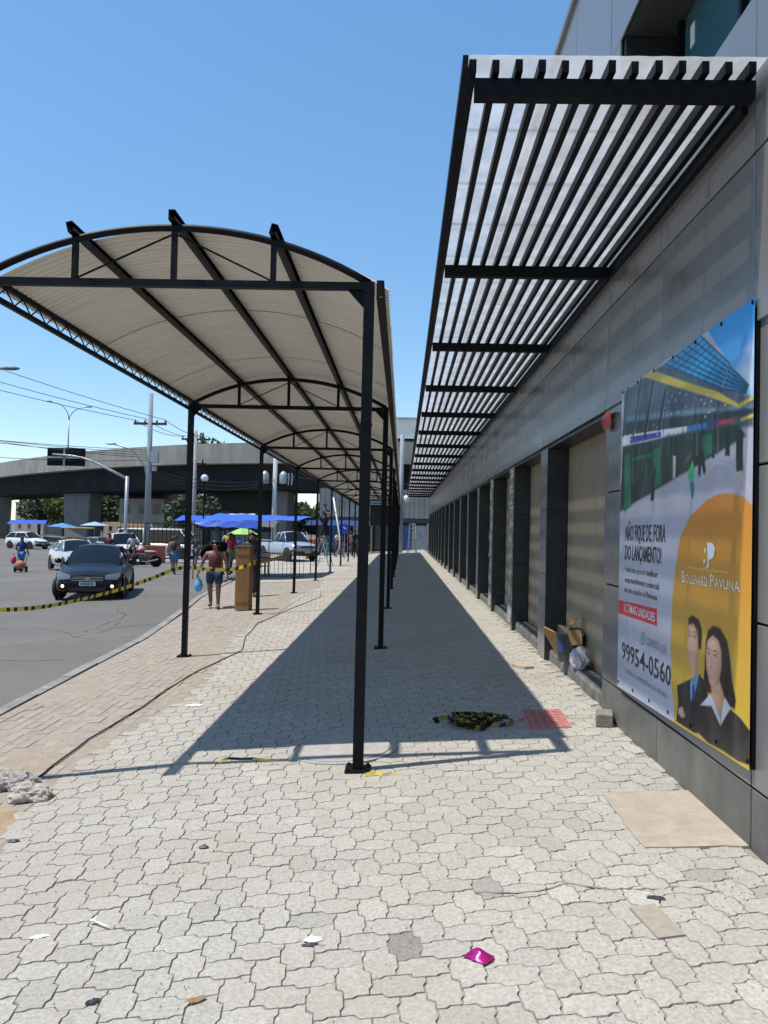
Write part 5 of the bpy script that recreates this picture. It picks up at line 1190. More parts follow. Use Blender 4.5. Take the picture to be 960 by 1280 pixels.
    if face:
        for s in (-1, 1):
            MB().ball(tuple(J['hd'] + Vector((s*.032, -.086, .012))), (.013, .008, .008), 8, 5).build('eye', mat('eye_dark', (.02, .015, .012), .3), t, smooth=True)
            MB().ball(tuple(J['hd'] + Vector((s*.083, .005, -.01))), (.012, .022, .032), 8, 5).build('ear', sm, t, smooth=True)
        MB().ball(tuple(J['jw'] + Vector((0, -.073, -.004))), (.026, .008, .008), 8, 5).build('mouth', mat('lip_red', (.22, .05, .04), .5), t, smooth=True)
    for S_ in 'rl':
        a, b = J['an'+S_], J['to'+S_]; sb = MB().ball(((a.x+b.x)/2, (a.y+b.y)/2+.02, (a.z+b.z)/2-.012), (.048, .125, .042), 10, 6); sb.build('shoe', mat('shoe_%.2f' % shoe[0], shoe, .6), t, smooth=True)
    return t, J, k
def gp(x, y): return (x, y, zg(x) + .004)
def rp(x, y): return (x, y, zr(x))
# walking woman with umbrella
wx, wy = -4.22, 17.3
wt_, J, k = person('woman in a dark red top and denim shorts walking under a black umbrella', gp(wx, wy), R(6), 1.52, (.20, .095, .055), (.10, .018, .022), (.022, .035, .075), (.10, .07, .05), sleeve=False, long_pants=False, stride=.10,
    arms={'elr': (-.27, .04, 1.13), 'wrr': (-.34, -.02, .90), 'hnr': (-.355, -.03, .83), 'ell': (.25, -.02, 1.14), 'wrl': (.27, -.03, .90), 'hnl': (.275, -.04, .83)})
wt_.scale = (wt_.scale.x*1.2, wt_.scale.y*1.15, wt_.scale.z)
bg_ = MB(); bgm = mat('blue_bag', (0.10, 0.32, 0.62), 0.35, var=0.2, vs_=20, bump=.5, bs=30)
bm = bmesh.new(); bmesh.ops.create_icosphere(bm, subdivisions=3, radius=1)
for v in bm.verts: v.co = Vector((v.co.x*.095, v.co.y*.07, v.co.z*.13 + (.03 if v.co.z > .6 else 0)))*(1 + .18*noise.noise(v.co*2.2))
me = bpy.data.meshes.new('carrier_bag'); bm.to_mesh(me); bm.free(); me.materials.append(bgm); me.polygons.foreach_set('use_smooth', [True]*len(me.polygons))
cbag = empty('carrier_bag', (wx-.345, wy-.06, zg(wx)+.50), 0, 'light blue plastic carrier bag hanging from the woman\'s hand', 'bag'); link_mesh('sack', me, cbag)
MB().tube([(-.03, 0, .12), (-.01, 0, .22), (.01, 0, .23), (.03, 0, .12)], .008, 5).build('handle', bgm, cbag)
pch = MB().cbox((0, 0, 0), (.17, .06, .12)).build('waist_pouch', white_m, bevel=.02, loc=(wx-.10, wy-.13, zg(wx)+.86)); tag(pch, 'white pouch worn at the walking woman\'s waist', 'pouch')
um = empty('umbrella', (wx+.06, wy+.16, zg(wx)+1.02), 0, 'open black umbrella tilted behind the walking woman', 'umbrella')
um.rotation_euler = (R(-22), R(-30), 0)
bkc = mat('umbrella_cloth', (0.006, 0.006, 0.007), 0.8, spec=.1, var=.2)
vs = []; nn = 16
for i in range(7):
    a = R(i*11.5)
    for q in range(nn):
        b = 2*math.pi*q/nn; sc = 1 - (.05*(q % 2) if i == 6 else 0); vs.append((.37*math.sin(a)*math.cos(b)*sc, .37*math.sin(a)*math.sin(b)*sc, .52 - .36*(1-math.cos(a))*.75))
MB().add(vs, [(i*nn+q, i*nn+(q+1) % nn, (i+1)*nn+(q+1) % nn, (i+1)*nn+q) for i in range(6) for q in range(nn)]).build('canopy', bkc, um)
MB().tube([(0, 0, -.25), (0, 0, .57)], .007, 6).build('shaft', rim_m, um); MB().tube([(0, 0, -.32), (0, 0, -.18)], .014, 6).build('handle', trim_m, um)
# others
person('person in a blue shirt and blue shorts pushing a loaded hand cart', rp(-17.5, 35.0), R(180), 1.62, shirt=(.01, .03, .16), pants=(.04, .16, .50), long_pants=False, skn=(.08, .04, .025), face=False, arms={'wrl': (.22, -.22, .95), 'hnl': (.22, -.27, .9)})
ca_ = empty('hand_cart', (-17.3, 34.55, zr(-17.3)), R(10), 'two wheeled hand cart loaded with orange sacks', 'cart')
MB().tube([(-.2, .3, 1.0), (-.18, 0, .12), (-.18, -.25, .10)], .014, 6).tube([(.2, .3, 1.0), (.18, 0, .12), (.18, -.25, .10)], .014, 6).box(-.2, .2, -.28, 0, .10, .13).build('frame', steel_m, ca_)
tm_, rm_, hm_ = wheel_meshes(.15, .06)
for s in (-1, 1): wq = link_mesh('wheel', tm_, ca_, (s*.24, 0, .15)); link_mesh('rim', rm_, wq)
MB().ball((0, -.10, .33), (.24, .20, .22), 10, 7).build('load', mat('orange_sack', (.40, .13, .06), .7, var=.3), ca_, smooth=True)
MB().ball((0, 0, 0), (.13, .12, .2), 10, 7).tube([(0, 0, .16), (0, 0, .36)], .02, 5).build('carrier_bag', mat('red_bag', (.50, .04, .10), .4, var=.3), None, smooth=True, loc=(-17.85, 34.95, zr(-17.8)+.55)); tag(bpy.data.objects['carrier_bag.001'] if 'carrier_bag.001' in bpy.data.objects else bpy.data.objects['carrier_bag'], 'red plastic bag held by the person with the hand cart', 'bag')
G = 'people in the street'
person('man in a dark red shirt standing beside the white pickup', rp(-15.1, 39.3), R(160), 1.75, shirt=(.09, .012, .018), face=False, group=G)
rd, J, k = person('motorcyclist in a grey shirt and helmet behind the parked motorcycle', rp(-14.2, 40.2), R(10), 1.74, shirt=(.40, .42, .46), pants=(.015, .015, .02), bald=True, group=G)
MB().ball((0, -.005, 1.62), (.125, .14, .13), 12, 8).build('helmet', mat('helmet_black', (.03, .03, .035), .25), rd, smooth=True)
wb_, J, k = person('person in denim shorts with a backpack walking away past the left post', rp(-9.50, 32.0), R(175), 1.62, shirt=(.36, .28, .22), pants=(.07, .17, .36), long_pants=False, sleeve=False, skn=(.17, .08, .05), face=False, group=G)
MB().ball((0, .16, 1.25), (.14, .09, .20), 10, 7).build('backpack', mat('bag_dark', (.02, .018, .018), .7), wb_, smooth=True)
person('person in a red top carrying bags next to the backpack wearer', rp(-10.25, 34.2), R(170), 1.58, shirt=(.42, .05, .04), pants=(.04, .06, .12), face=False, group=G, hairlong=True)
person('person in a dark top between the red top and the left post', rp(-9.85, 36.5), R(165), 1.68, shirt=(.05, .05, .06), pants=(.08, .08, .1), face=False, group=G)
person('man in a yellow shirt standing by the market stall', gp(-10.1, 44.2), R(170), 1.78, shirt=(.48, .42, .12), pants=(.06, .06, .07), face=False, group=G)
person('child in a blue shirt beside the man in yellow', gp(-9.5, 44.5), R(150), 1.4, shirt=(.02, .06, .30), pants=(.05, .05, .07), face=False, group=G)
person('person in a red shirt under the blue tarpaulin', gp(-6.85, 30.6), R(-20), 1.66, shirt=(.45, .05, .07), pants=(.04, .04, .06), group=G)
person('person in a dark shirt seated row of goods under the tarpaulin', gp(-6.0, 31.2), R(30), 1.6, shirt=(.04, .05, .05), pants=(.04, .04, .06), group=G)
person('man in a dark shirt standing behind the wooden board', gp(-4.02, 20.4), R(15), 1.70, shirt=(.03, .035, .04), pants=(.02, .02, .025), hair=(.03, .02, .016), group=G)
lm, J, k = person('workman in a blue shirt and dark trousers up a step ladder at the canopy', (-3.78, 37.1, 1.10), R(70), 1.72, shirt=(.03, .07, .20), pants=(.015, .015, .022), stride=.05, face=True, arms={'elr': (-.20, -.25, 1.22), 'wrr': (-.18, -.42, 1.25), 'hnr': (-.18, -.49, 1.26), 'ell': (.20, -.25, 1.24), 'wrl': (.16, -.44, 1.28), 'hnl': (.16, -.51, 1.29)}, group=G)
def stepladder(loc, rz, h, label, m):
    t = empty('step_ladder', loc, rz, label, 'ladder', 'ladders')
    for s in (-1, 1):
        MB().bar((s*.26, -.42, 0), (s*.18, -.03, h), .05, .025).build('front_rail', m, t); MB().bar((s*.26, .42, 0), (s*.18, .03, h), .04, .022).build('rear_rail', m, t)
    nst = int(h/.28)
    for i in range(1, nst+1):
        z = i*.28; f = z/h
        if z < h: MB().cbox((0, -.42+.39*f, z), (2*(.26-.08*f), .08, .022)).build('tread', m, t)
    MB().cbox((0, 0, h), (.40, .16, .03)).build('top_cap', m, t); return t
stepladder((-3.80, 37.15, zg(-3.8)), R(70), 1.34, 'step ladder under the workman at the canopy edge', galv_m)
stepladder((0.62, 47.6, zg(.6)), R(4), 1.95, 'aluminium step ladder standing open at the far end of the walkway', white_m)
far = [('person in a teal dress among the shoppers at the far end', -5.05, 51, (.02, .25, .24), (.03, .2, .2)), ('person in a white shirt among the far shoppers', -4.35, 52, (.6, .58, .56), (.05, .05, .08)), ('person in a pale pink shirt beside the far white shirt', -4.05, 50.5, (.48, .30, .30), (.25, .25, .28)),
       ('person in a red shirt with jeans at the far end', -3.45, 51.5, (.30, .06, .06), (.08, .10, .2)), ('person in a lilac shirt at the far right of the shoppers', -2.85, 52.5, (.25, .10, .18), (.02, .02, .03)), ('person in black clothes among the far shoppers', -3.1, 50.2, (.02, .02, .025), (.02, .02, .02)),
       ('person in an orange shirt behind the far railing', -5.6, 53.5, (.5, .16, .05), (.05, .06, .1))]
for i, (lb, x, y, c1, c2) in enumerate(far): person(lb, gp(x, y), R(40*i), 1.66+.03*(i % 3), shirt=c1, pants=c2, face=False, group='shoppers at the far end')

# ------------------------------------------------------------------ wooden board, tape, stall
wd_m = mat('old_plank', (0.25, 0.125, 0.04), 0.75, var=0.3, vs_=4, stain=.3, ss=2, stain_col=(.14, .07, .03), stretch=(1, 1, .12), bump=.3, bs=12)
wb = empty('wooden_box', (-3.42, 16.65, gp(-3.42, 0)[2]), R(-8), 'tall brown wooden plank box standing beside the second left post', 'wooden box')
for k in range(4): MB().box(-.155+.0775*k, -.155+.0775*k+.075, -.10, -.085, .01, 1.36+.008*(k % 2)).build('plank', wd_m, wb)
for s in (-1, 1): MB().box(s*.155-.012, s*.155+.012, -.083, .10, .0, 1.37).build('side_plank', wd_m, wb)
MB().box(-.15, .15, .085, .10, .01, 1.36).build('back_plank', wd_m, wb); MB().box(-.17, .17, -.11, .11, 1.385, 1.40).build('top_plank', wd_m, wb)
for z in (.18, 1.2): MB().box(-.14, .14, -.112, -.101, z, z+.05).build('batten', wd_m, wb)
def catenary(a, b, sag, n=14):
    a, b = Vector(a), Vector(b); return [a.lerp(b, i/n) - Vector((0, 0, sag*4*(i/n)*(1-i/n))) for i in range(n+1)]
tp_ = MB()
TP = [(-2.90, 20.93, 1.02), (-2.94, 19.2, .91), (-2.96, 17.4, .86), (-2.98, 15.62, .87), (-3.4, 15.58, .74), (-3.9, 15.55, .71), (-4.45, 15.5, .74), (-5.0, 15.0, .50), (-5.55, 14.3, .29), (-6.4, 13.2, .10), (-7.5, 12.2, .16), (-8.9, 11.0, .31), (-10.2, 10.2, .50)]
TF = []
for i in range(len(TP)-1):
    p0, p1, p2, p3 = [Vector(TP[min(max(i+d, 0), len(TP)-1)]) for d in (-1, 0, 1, 2)]
    for k in range(5):
        t = k/5; TF.append(.5*((2*p1) + (p2-p0)*t + (2*p0-5*p1+4*p2-p3)*t*t + (3*p1-p0-3*p2+p3)*t**3))
TF.append(Vector(TP[-1]))
vs = []; cum = 0; dense = []
for a, b in zip(TF, TF[1:]):
    n_ = max(1, int((b-a).length/.055))
    dense += [a.lerp(b, k/n_) for k in range(n_)]
for p in dense: vs += [p + Vector((0, 0, -.035)), p + Vector((.02*math.sin(p.x*3), .02*math.sin(p.y*2), .035))]
tp_.add(vs, [(2*i, 2*i+2, 2*i+3, 2*i+1) for i in range(len(dense)-1)]); tp_.m = [1 if i % 5 in (2, 4) else 0 for i in range(len(dense)-1)]
tag(tp_.build('caution_tape', [ty, tb]), 'yellow and black caution tape strung from the canopy posts across the road', 'tape')
tarp_m = mat('blue_tarpaulin', (0.03, 0.10, 0.52), 0.5, var=0.12, vs_=3, bump=.3, bs=6)
st1 = empty('market_stall', (-5.7, 29.0, zg(-5.7)), 0, 'market stall under a flat blue tarpaulin beside the kerb', 'market stall')
def tarp(mbx, c, sag, nx=12, ny=8):
    P_ = [Vector(p) for p in c]; vs = []
    for j in range(ny+1):
        for i in range(nx+1):
            u, v = i/nx, j/ny; p = P_[0]*(1-u)*(1-v) + P_[1]*u*(1-v) + P_[2]*u*v + P_[3]*(1-u)*v
            p = p - Vector((0, 0, sag*math.sin(math.pi*u)*math.sin(math.pi*v) + .02*math.sin(u*21+v*5))); vs.append(p)
    nn = nx+1; mbx.add(vs, [(j*nn+i, j*nn+i+1, (j+1)*nn+i+1, (j+1)*nn+i) for j in range(ny) for i in range(nx)]); return mbx
tarp(MB(), [(-1.72, -1.9, 2.06), (1.95, -1.5, 2.18), (2.05, 2.3, 2.38), (-1.8, 2.2, 2.42)], .10).build('tarpaulin', tarp_m, st1, smooth=True)
tarp(MB(), [(-1.72, -1.91, 2.05), (.6, -1.65, 2.12), (.55, -1.75, 1.84), (-1.5, -2.0, 1.90)], .0).build('tarpaulin_flap', tarp_m, st1, smooth=True)
for x, y in ((-1.7, -1.85), (1.9, -1.45), (2.0, 2.2), (-1.75, 2.1), (.2, -1.6), (.3, 2.1)): MB().tube([(x, y, 0), (x, y, 2.1 + .07*(y+1.9))], .018, 6).build('stall_post', steel_m, st1)
MB().box(-1.3, .6, -.2, .7, .72, .76).build('counter', wd_m, st1)
for x in (-1.25, .55):
    for y in (-.15, .6): MB().box(x-.03, x+.03, y, y+.06, 0, .72).build('leg', wd_m, st1)
crm = [mat('goods_%d' % i, c, .7, var=.3, vs_=12) for i, c in enumerate(((.35, .08, .05), (.10, .22, .06), (.45, .30, .06), (.10, .12, .3), (.4, .36, .32)))]
for i, nm in enumerate(('red', 'green', 'yellow', 'blue', 'pale')):
    o = MB().box(-.17, .17, -.14, .14, 0, .16).ball((0, 0, .16), (.15, .12, .07), 8, 5).build('goods_crate', crm[i], None, loc=(-5.7-1.1+.4*i, 29.1, zg(-5.7)+.765))
    tag(o, nm + ' crate of goods on the counter under the blue tarpaulin', 'crate', 'crates on the stall counter')
rl = empty('crowd_barrier', (-4.25, 27.4, zg(-4.25)), R(4), 'low black bar barrier in front of the blue stall', 'barrier')
MB().tube([(-.75, 0, .95), (.75, 0, .95)], .016, 6).build('rail', steel_m, rl); MB().tube([(-.75, 0, .12), (.75, 0, .12)], .016, 6).build('rail', steel_m, rl)
for k in range(11): MB().tube([(-.75+.15*k, 0, .0 if k in (0, 10) else .12), (-.75+.15*k, 0, .95)], .009, 5).build('bar', steel_m, rl)
def parasol(loc, r_, h, m, label):
    t = empty('parasol', loc, 0, label, 'parasol', 'stall parasols'); vs = [(0, 0, h)]; nn = 8
    for i in (1, 2):
        for q in range(nn): a = 2*math.pi*q/nn; vs.append((r_*i/2*math.cos(a), r_*i/2*math.sin(a), h - .32*i/2 - (.04 if i == 2 else 0)))
    MB().add(vs, [(0, 1+q, 1+(q+1) % nn) for q in range(nn)] + [(1+q, 9+q, 9+(q+1) % nn, 1+(q+1) % nn) for q in range(nn)]).build('canopy', m, t); MB().tube([(0, 0, 0), (0, 0, h)], .02, 6).build('pole', galv_m, t)
parasol(gp(-7.9, 38.0), .8, 1.95, mat('lime_cloth', (.30, .50, .10), .7), 'lime green parasol behind the blue tarpaulin')
parasol(rp(-28.3, 70.0), 1.4, 2.5, mat('pale_blue_cloth', (.25, .45, .60), .7), 'pale blue parasol far behind the white hatchback')
parasol(rp(-34.0, 76.0), 1.5, 2.3, mat('blue_cloth', (.08, .25, .55), .7), 'mid blue parasol at the far left')
def stall(x, y, wd, dp, h, m, label, rz=0, road_=False):
    t = empty('market_stall', (rp if road_ else gp)(x, y), rz, label, 'market stall', 'market stalls'); w2, d2 = wd/2, dp/2
    tarp(MB(), [(-w2, -d2, h-.2), (w2, -d2, h-.15), (w2, d2, h+.25), (-w2, d2, h+.2)], .12).build('tarpaulin', m, t, smooth=True)
    for sx in (-1, 1):
        for sy in (-1, 1): MB().tube([(sx*w2*.97, sy*d2*.95, 0), (sx*w2*.97, sy*d2*.95, h-.2+.2*(sy+1))], .025, 6).build('stall_post', steel_m, t)
    MB().box(-w2*.9, w2*.9, -d2*.5, d2*.4, .70, .78).build('counter', wd_m, t); return t
pb_m = mat('pale_tarp', (0.55, 0.60, 0.66), .6, var=.15, vs_=2)
stall(-14.6, 55.5, 3.4, 3, 2.7, tarp_m, 'stall with a blue tarpaulin behind the minibus', R(4)); stall(-12.1, 54.5, 2.6, 2.6, 2.8, pb_m, 'stall with a whitish tarpaulin beside the left post', R(-6))
stall(-10.0, 48.5, 4.0, 3, 2.2, mat('grey_tarp', (.09, .09, .085), .7), 'dark grey tarpaulin stall behind the man in yellow', R(3)); stall(-4.6, 57.0, 5.0, 3, 2.3, mat('dark_blue_tarp', (.02, .04, .14), .6), 'dark blue stall awning at the far end', 0)
stall(-26.0, 72, 4.5, 3, 2.3, mat('brown_tarp', (.16, .10, .06), .7), 'brown stall under the viaduct behind the hatchback', R(20), True); stall(-38.5, 78, 3.5, 3, 2.3, tarp_m, 'small blue stall under the viaduct at the far left', R(20), True)
ft = empty('food_cart', rp(-29.2, 68.5), R(15), 'yellow and orange food cart beside the white hatchback', 'food cart')
MB().box(-1.3, 1.3, -.5, .5, .35, 1.05).build('body', mat('cart_orange', (.42, .17, .04), .6, var=.3), ft, bevel=.04); MB().box(-1.4, 1.4, -.6, .6, 1.85, 1.95).build('roof', mat('cart_yellow', (.60, .42, .10), .6), ft, bevel=.03)
for x in (-1.2, 1.2): MB().tube([(x, 0, 1.0), (x, 0, 1.9)], .04, 6).build('upright', steel_m, ft)
for x in (-.8, .8): link_mesh('wheel', tm_, ft, (x, -.52, .3), (0, 0, R(90)), (2, 2, 2))
# blue round sign on a post and orange cupboard
sg = empty('round_sign', gp(-3.46, 46.0), 0, 'round blue sign on a post behind the far canopy posts', 'sign'); MB().lathe([(.29, 0), (.29, .03)], (0, 0, 1.85), 20, Matrix.Rotation(R(90), 3, 'X')).build('disc', mat('sign_blue', (.015, .06, .40), .4), sg); MB().tube([(0, .02, 0), (0, .02, 2.1)], .03, 6).build('post', galv_m, sg)
MB().poly([(-.10, -.034, 1.88), (.10, -.034, 1.80), (.10, -.034, 1.86), (-.10, -.034, 1.94)]).build('symbol', white_m, sg)
cu_ = MB().box(-.6, .6, -.3, .3, 0, 1.45).box(-.62, .62, -.32, -.301, 0, .7).build('orange_cupboard', mat('orange_panel', (.42, .15, .035), .6, var=.2), None, bevel=.02, loc=gp(-5.62, 47.8)); cu_.scale = (.55, 1, .85); tag(cu_, 'orange wooden cupboard right of the silver blue pickup', 'cupboard')
# white pole leaning at the canopy
tag(MB().tube([(-3.55, 39.0, 3.2), (-3.15, 38.8, 1.2), (-3.05, 38.75, zg(-3))], .04, 8).build('leaning_pole', white_m, smooth=True), 'white pole leaning against the canopy beside the workman', 'pole')
# black box hung between right-hand posts
tag(MB().box(-1.0, .95, -.12, .12, -.68, .68).box(-.9, .9, -.14, -.121, -.6, .6).build('black_panel', mat('panel_black', (.008, .009, .012), .5), None, loc=(-1.12, 50.0, 2.54)), 'black hanging panel at the far end of the canopy', 'panel')
# railing by the motorcycle
rl = empty('railing', gp(-13.3, 44.9), R(6), 'tall black bar railing behind the motorcycle', 'railing')
for z in (.15, 2.2): MB().tube([(-3.2, 0, z), (2.6, 0, z)], .03, 6).build('rail', steel_m, rl)
for k in range(25): MB().tube([(-3.2+.24*k, 0, 0), (-3.2+.24*k, 0, 2.3)], .018, 5).build('bar', steel_m, rl)
bl_ = MB().cbox((0, 0, .475), (1.1, .4, .95)).build('brick_planter', mat('brick_red', (.30, .11, .07), .9, var=.35, vs_=6), bevel=.02, loc=gp(-14.3, 44.2)); tag(bl_, 'reddish block at the foot of the utility pole', 'planter')

# ------------------------------------------------------------------ viaduct
vp = [(30, 61.5), (8, 63.6), (-4, 65.0), (-12, 66.6), (-19, 69.2), (-26, 73.3), (-33, 78.6), (-42, 86.8), (-50.6, 95.5), (-62, 108), (-80, 130), (-110, 170)]
via = empty('viaduct', (-19, 69.2, -0.7), 0, 'curved concrete road viaduct crossing behind the market', 'viaduct'); VO = Vector((-19, 69.2, -.7))
def vsweep(prof, m, name, lo=0, hi=None):
    P_ = vp[lo:hi]; vs = []; n = len(prof)
    fineP = []
    for i in range(len(P_)-1):
        p0, p1, p2, p3 = [Vector(P_[min(max(i+d, 0), len(P_)-1)]) for d in (-1, 0, 1, 2)]
        for k in range(4):
            t = k/4; fineP.append(.5*((2*p1) + (p2-p0)*t + (2*p0-5*p1+4*p2-p3)*t*t + (3*p1-p0-3*p2+p3)*t**3))
    fineP.append(Vector(P_[-1]))
    for i, p in enumerate(fineP):
        d = (fineP[min(i+1, len(fineP)-1)] - fineP[max(i-1, 0)]).normalized(); nr = Vector((d.y, -d.x))
        if nr.y < 0: nr = -nr
        for o_, z in prof: vs.append(Vector((p.x+nr.x*o_, p.y+nr.y*o_, z)) - VO)
    return MB().add(vs, [(i*n+k, (i+1)*n+k, (i+1)*n+(k+1) % n, i*n+(k+1) % n) for i in range(len(fineP)-1) for k in range(n)]).build(name, m, via)
vsweep([(0, 7.46), (0, 9.0), (.25, 9.0), (.25, 7.46)], conc_m, 'parapet')
vsweep([(.0, 7.20), (.0, 7.455), (9.5, 7.455), (9.5, 7.20)], conc_m, 'deck_slab')
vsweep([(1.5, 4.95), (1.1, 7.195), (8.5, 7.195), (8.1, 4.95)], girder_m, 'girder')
vsweep([(9.25, 7.46), (9.25, 9.0), (9.5, 9.0), (9.5, 7.46)], conc_m, 'far_parapet')
def pier(x, y, rz, wl, wt_, dp, h, name='pier'):
    mb = MB(); vs = []
    for z, w_, d_ in ((-.9, wl, dp), (h, wt_, dp)): vs += [(-w_/2, -d_/2, z), (w_/2, -d_/2, z), (w_/2, d_/2, z), (-w_/2, d_/2, z)]
    o = mb.add(vs, [(0,3,2,1),(4,5,6,7),(0,1,5,4),(1,2,6,5),(2,3,7,6),(3,0,4,7)]).build(name, pierc_m, via, bevel=.08); o.location = Vector((x, y, 0)) - VO; o.rotation_euler = (0, 0, rz); return o
pier(-36.0, 85.5, R(-38), 4.6, 5.8, 1.6, 4.94); pier(-11.0, 70.0, R(-10), 1.3, 1.5, 1.6, 4.94); pier(-55.5, 104.5, R(-48), 4.6, 5.6, 1.6, 4.94); pier(13, 67, 0, 4, 5, 1.6, 4.94)

# station: corrugated hall above the viaduct, shutters below
stn = empty('station_hall', (-1, 75, 0), 0, 'station hall with white corrugated upper wall behind the viaduct', 'building'); SO_ = Vector((-1, 75, 0))
def sp_(mb, name, m, **k): mb.v = [tuple(Vector(p)-SO_) for p in mb.v]; return mb.build(name, m, stn, **k)
cw_m = mat('white_corrugated', (0.82, 0.80, 0.72), 0.5, var=.08, vs_=1, stain=.2, ss=.8)
mb = MB(); x = -2.0; pr = []
while x < 14: pr += [(x, 0), (x+.10, 0), (x+.14, .07), (x+.24, .07)]; x += .28
vs = []
for px_, d_ in pr: vs += [(px_, 74.0-d_, 10.5), (px_, 74.0-d_, 12.35)]
mb.add(vs, [(2*i, 2*i+2, 2*i+3, 2*i+1) for i in range(len(pr)-1)]); sp_(mb, 'corrugated_wall', cw_m)
sp_(MB().box(-2.1, 14, 73.8, 80, 12.36, 12.5), 'roof_edge', galv_m); sp_(MB().box(-2.0, 14, 74.0, 80, 10.3, 10.49), 'beam', steel_m); sp_(MB().box(-2.0, 14, 74.3, 80, -.4, 10.28), 'wall', mat('station_grey', (.25, .26, .27), .8, var=.2, vs_=.8))
for x in (-1.2, 1.0, 3.2): sp_(MB().box(x, x+.35, 73.8, 74.25, -.3, 10.28), 'column', conc_m)
shp = empty('shuttered_shop', (-1.9, 60.0, 0), 0, 'grey shop with vertical steel shutters at the end of the street', 'building'); SH = Vector((-1.9, 60, 0))
def sh_(mb, name, m, **k): mb.v = [tuple(Vector(p)-SH) for p in mb.v]; return mb.build(name, m, shp, **k)
shm = mat('shutter_grey', (.24, .26, .25), .6, var=.15, vs_=1.5, stain=.3, ss=.7)
sh_(MB().box(-6.6, 3.6, 60.25, 63, -.4, 4.85), 'wall', mat('shop_dark', (.03, .032, .035), .8))
for k in range(26): sh_(MB().box(-6.5+.39*k, -6.5+.39*k+.36, 60.17, 60.24, 2.55, 4.75), 'shutter_panel', shm)
sh_(MB().box(-6.6, 3.6, 60.1, 60.2, 2.2, 2.5), 'sign_band', mat('band_green', (.02, .05, .045), .5))
for x, c in ((-5.2, (.02, .06, .20)), (-3.3, (.28, .32, .36)), (-1.6, (.05, .05, .06)), (.2, (.03, .06, .18)), (1.4, (.22, .26, .30)), (2.6, (.02, .05, .15))): sh_(MB().box(x-.55, x+.55, 60.1, 60.2, .05, 2.0), 'shop_front', mat('front_%.2f_%.2f' % c[:2], c, .4, var=.3, vs_=3))
for x in (-6.0, -4.2, -2.4, -.7, .85, 2.0): sh_(MB().box(x-.09, x+.09, 60.05, 60.24, -.3, 2.19), 'mullion', conc_m)

# ------------------------------------------------------------------ poles, lamps, wires
def pole(name, x, y, h, r0, r1, m, label, cat='pole', z=None):
    t = empty(name, (x, y, zr(x) if z is None else z), 0, label, cat); MB().tube([(0, 0, -.2), (0, 0, h)], [r0, r1], 10).build('shaft', m, t, smooth=True); return t
def crossarm(t, z, wd, insul=True):
    MB().box(-wd/2, wd/2, -.06, .06, z-.07, z+.07).build('crossarm', mat('arm_wood', (.06, .055, .055), .8), t)
    for x in (-wd*.46, -wd*.16, wd*.2, wd*.46): MB().lathe([(.05, 0), (.075, .05), (.04, .10), (.06, .14), (.0, .18)], (x, 0, z+.07), 8).build('insulator', mat('insul', (.10, .09, .09), .4), t)
p1 = pole('utility_pole', -15.4, 46.0, 10.2, .20, .13, mat('pole_bluegrey', (.26, .29, .32), .85, var=.15, vs_=2), 'tall blue grey utility pole with crossarm beside the traffic sign pole', 'utility pole')
crossarm(p1, 8.35, 2.0)
MB().box(.12, .55, -.2, .2, 6.0, 6.65).build('junction_box', galv_m, p1); MB().lathe([(.16, 0), (.16, .25), (.1, .3)], (.32, 0, 5.5), 10).build('meter', galv_m, p1)
MB().tube([(0, 0, 4.6), (-.25, -.1, 5.8), (-.9, -.3, 6.7), (-1.9, -.6, 7.0)], .045, 8).build('lamp_arm', galv_m, p1, smooth=True); MB().ball((-2.1, -.65, 7.02), (.32, .12, .07), 10, 6).build('lamp_head', galv_m, p1, smooth=True)
MB().lathe([(.30, 0), (.27, 1.0)], (0, 0, .1), 10).build('rusty_guard', mat('guard_rust', (.30, .14, .09), .9, var=.3), p1)
p2 = pole('utility_pole', -16.7, 61.0, 9.9, .17, .12, polec_m, 'far utility pole seen just right of the nearest left post', 'utility pole'); crossarm(p2, 9.2, 2.3); MB().box(-.4, .9, -.05, .05, 7.2, 7.3).tube([(.6, 0, 6.8), (.6, 0, 7.6)], .06, 6).build('lower_arm', steel_m, p2)
p3 = pole('utility_pole', -9.75, 58.0, 7.4, .20, .16, mat('pole_pale', (.42, .43, .43), .85, var=.12, vs_=2), 'pale concrete pole with transformers beyond the blue tarpaulin', 'utility pole')
for x in (-.75, .65): MB().lathe([(.26, 0), (.30, .08), (.30, .7), (.24, .78), (.1, .95)], (x, -.1, 5.4), 12).build('transformer', galv_m, p3, smooth=True)
for x in (1.05, 1.3): MB().tube([(x, -.2, 5.3), (x+.05, -.2, 5.9), (x, -.2, 6.2)], .05, 6).build('coil', galv_m, p3)
MB().box(-1.1, 1.4, -.05, .05, 5.25, 5.37).build('bracket', steel_m, p3)
p4 = pole('utility_pole', -.15, 54.6, 8.4, .19, .15, mat('pole_bluegrey', (0, 0, 0)), 'blue grey pole at the far end between canopy and awning', 'utility pole', zg(0))
MB().lathe([(.0, .5), (.18, .42), (.24, .3), (.15, .0), (.0, -.05)], (.42, -.25, 3.6), 10).build('lantern', white_m, p4, smooth=True); MB().tube([(0, 0, 4.2), (.42, -.25, 4.2), (.42, -.25, 4.05)], .025, 6).build('lantern_arm', steel_m, p4)
tl = empty('sign_gantry', (-15.62, 43.0, zr(-15.6)), 0, 'grey cantilever pole carrying a dark traffic panel over the road', 'traffic sign')
MB().tube([(0, 0, -.1), (0, 0, 4.95)], .10, 10).build('shaft', galv_m, tl, smooth=True)
MB().tube([(.05, 0, 4.80), (-.9, 0, 5.25), (-1.9, 0, 5.72), (-2.6, 0, 5.95), (-3.2, 0, 6.05), (-4.3, 0, 6.12)], [.08, .075, .07, .06, .055, .05], 8).build('arm', galv_m, tl, smooth=True)
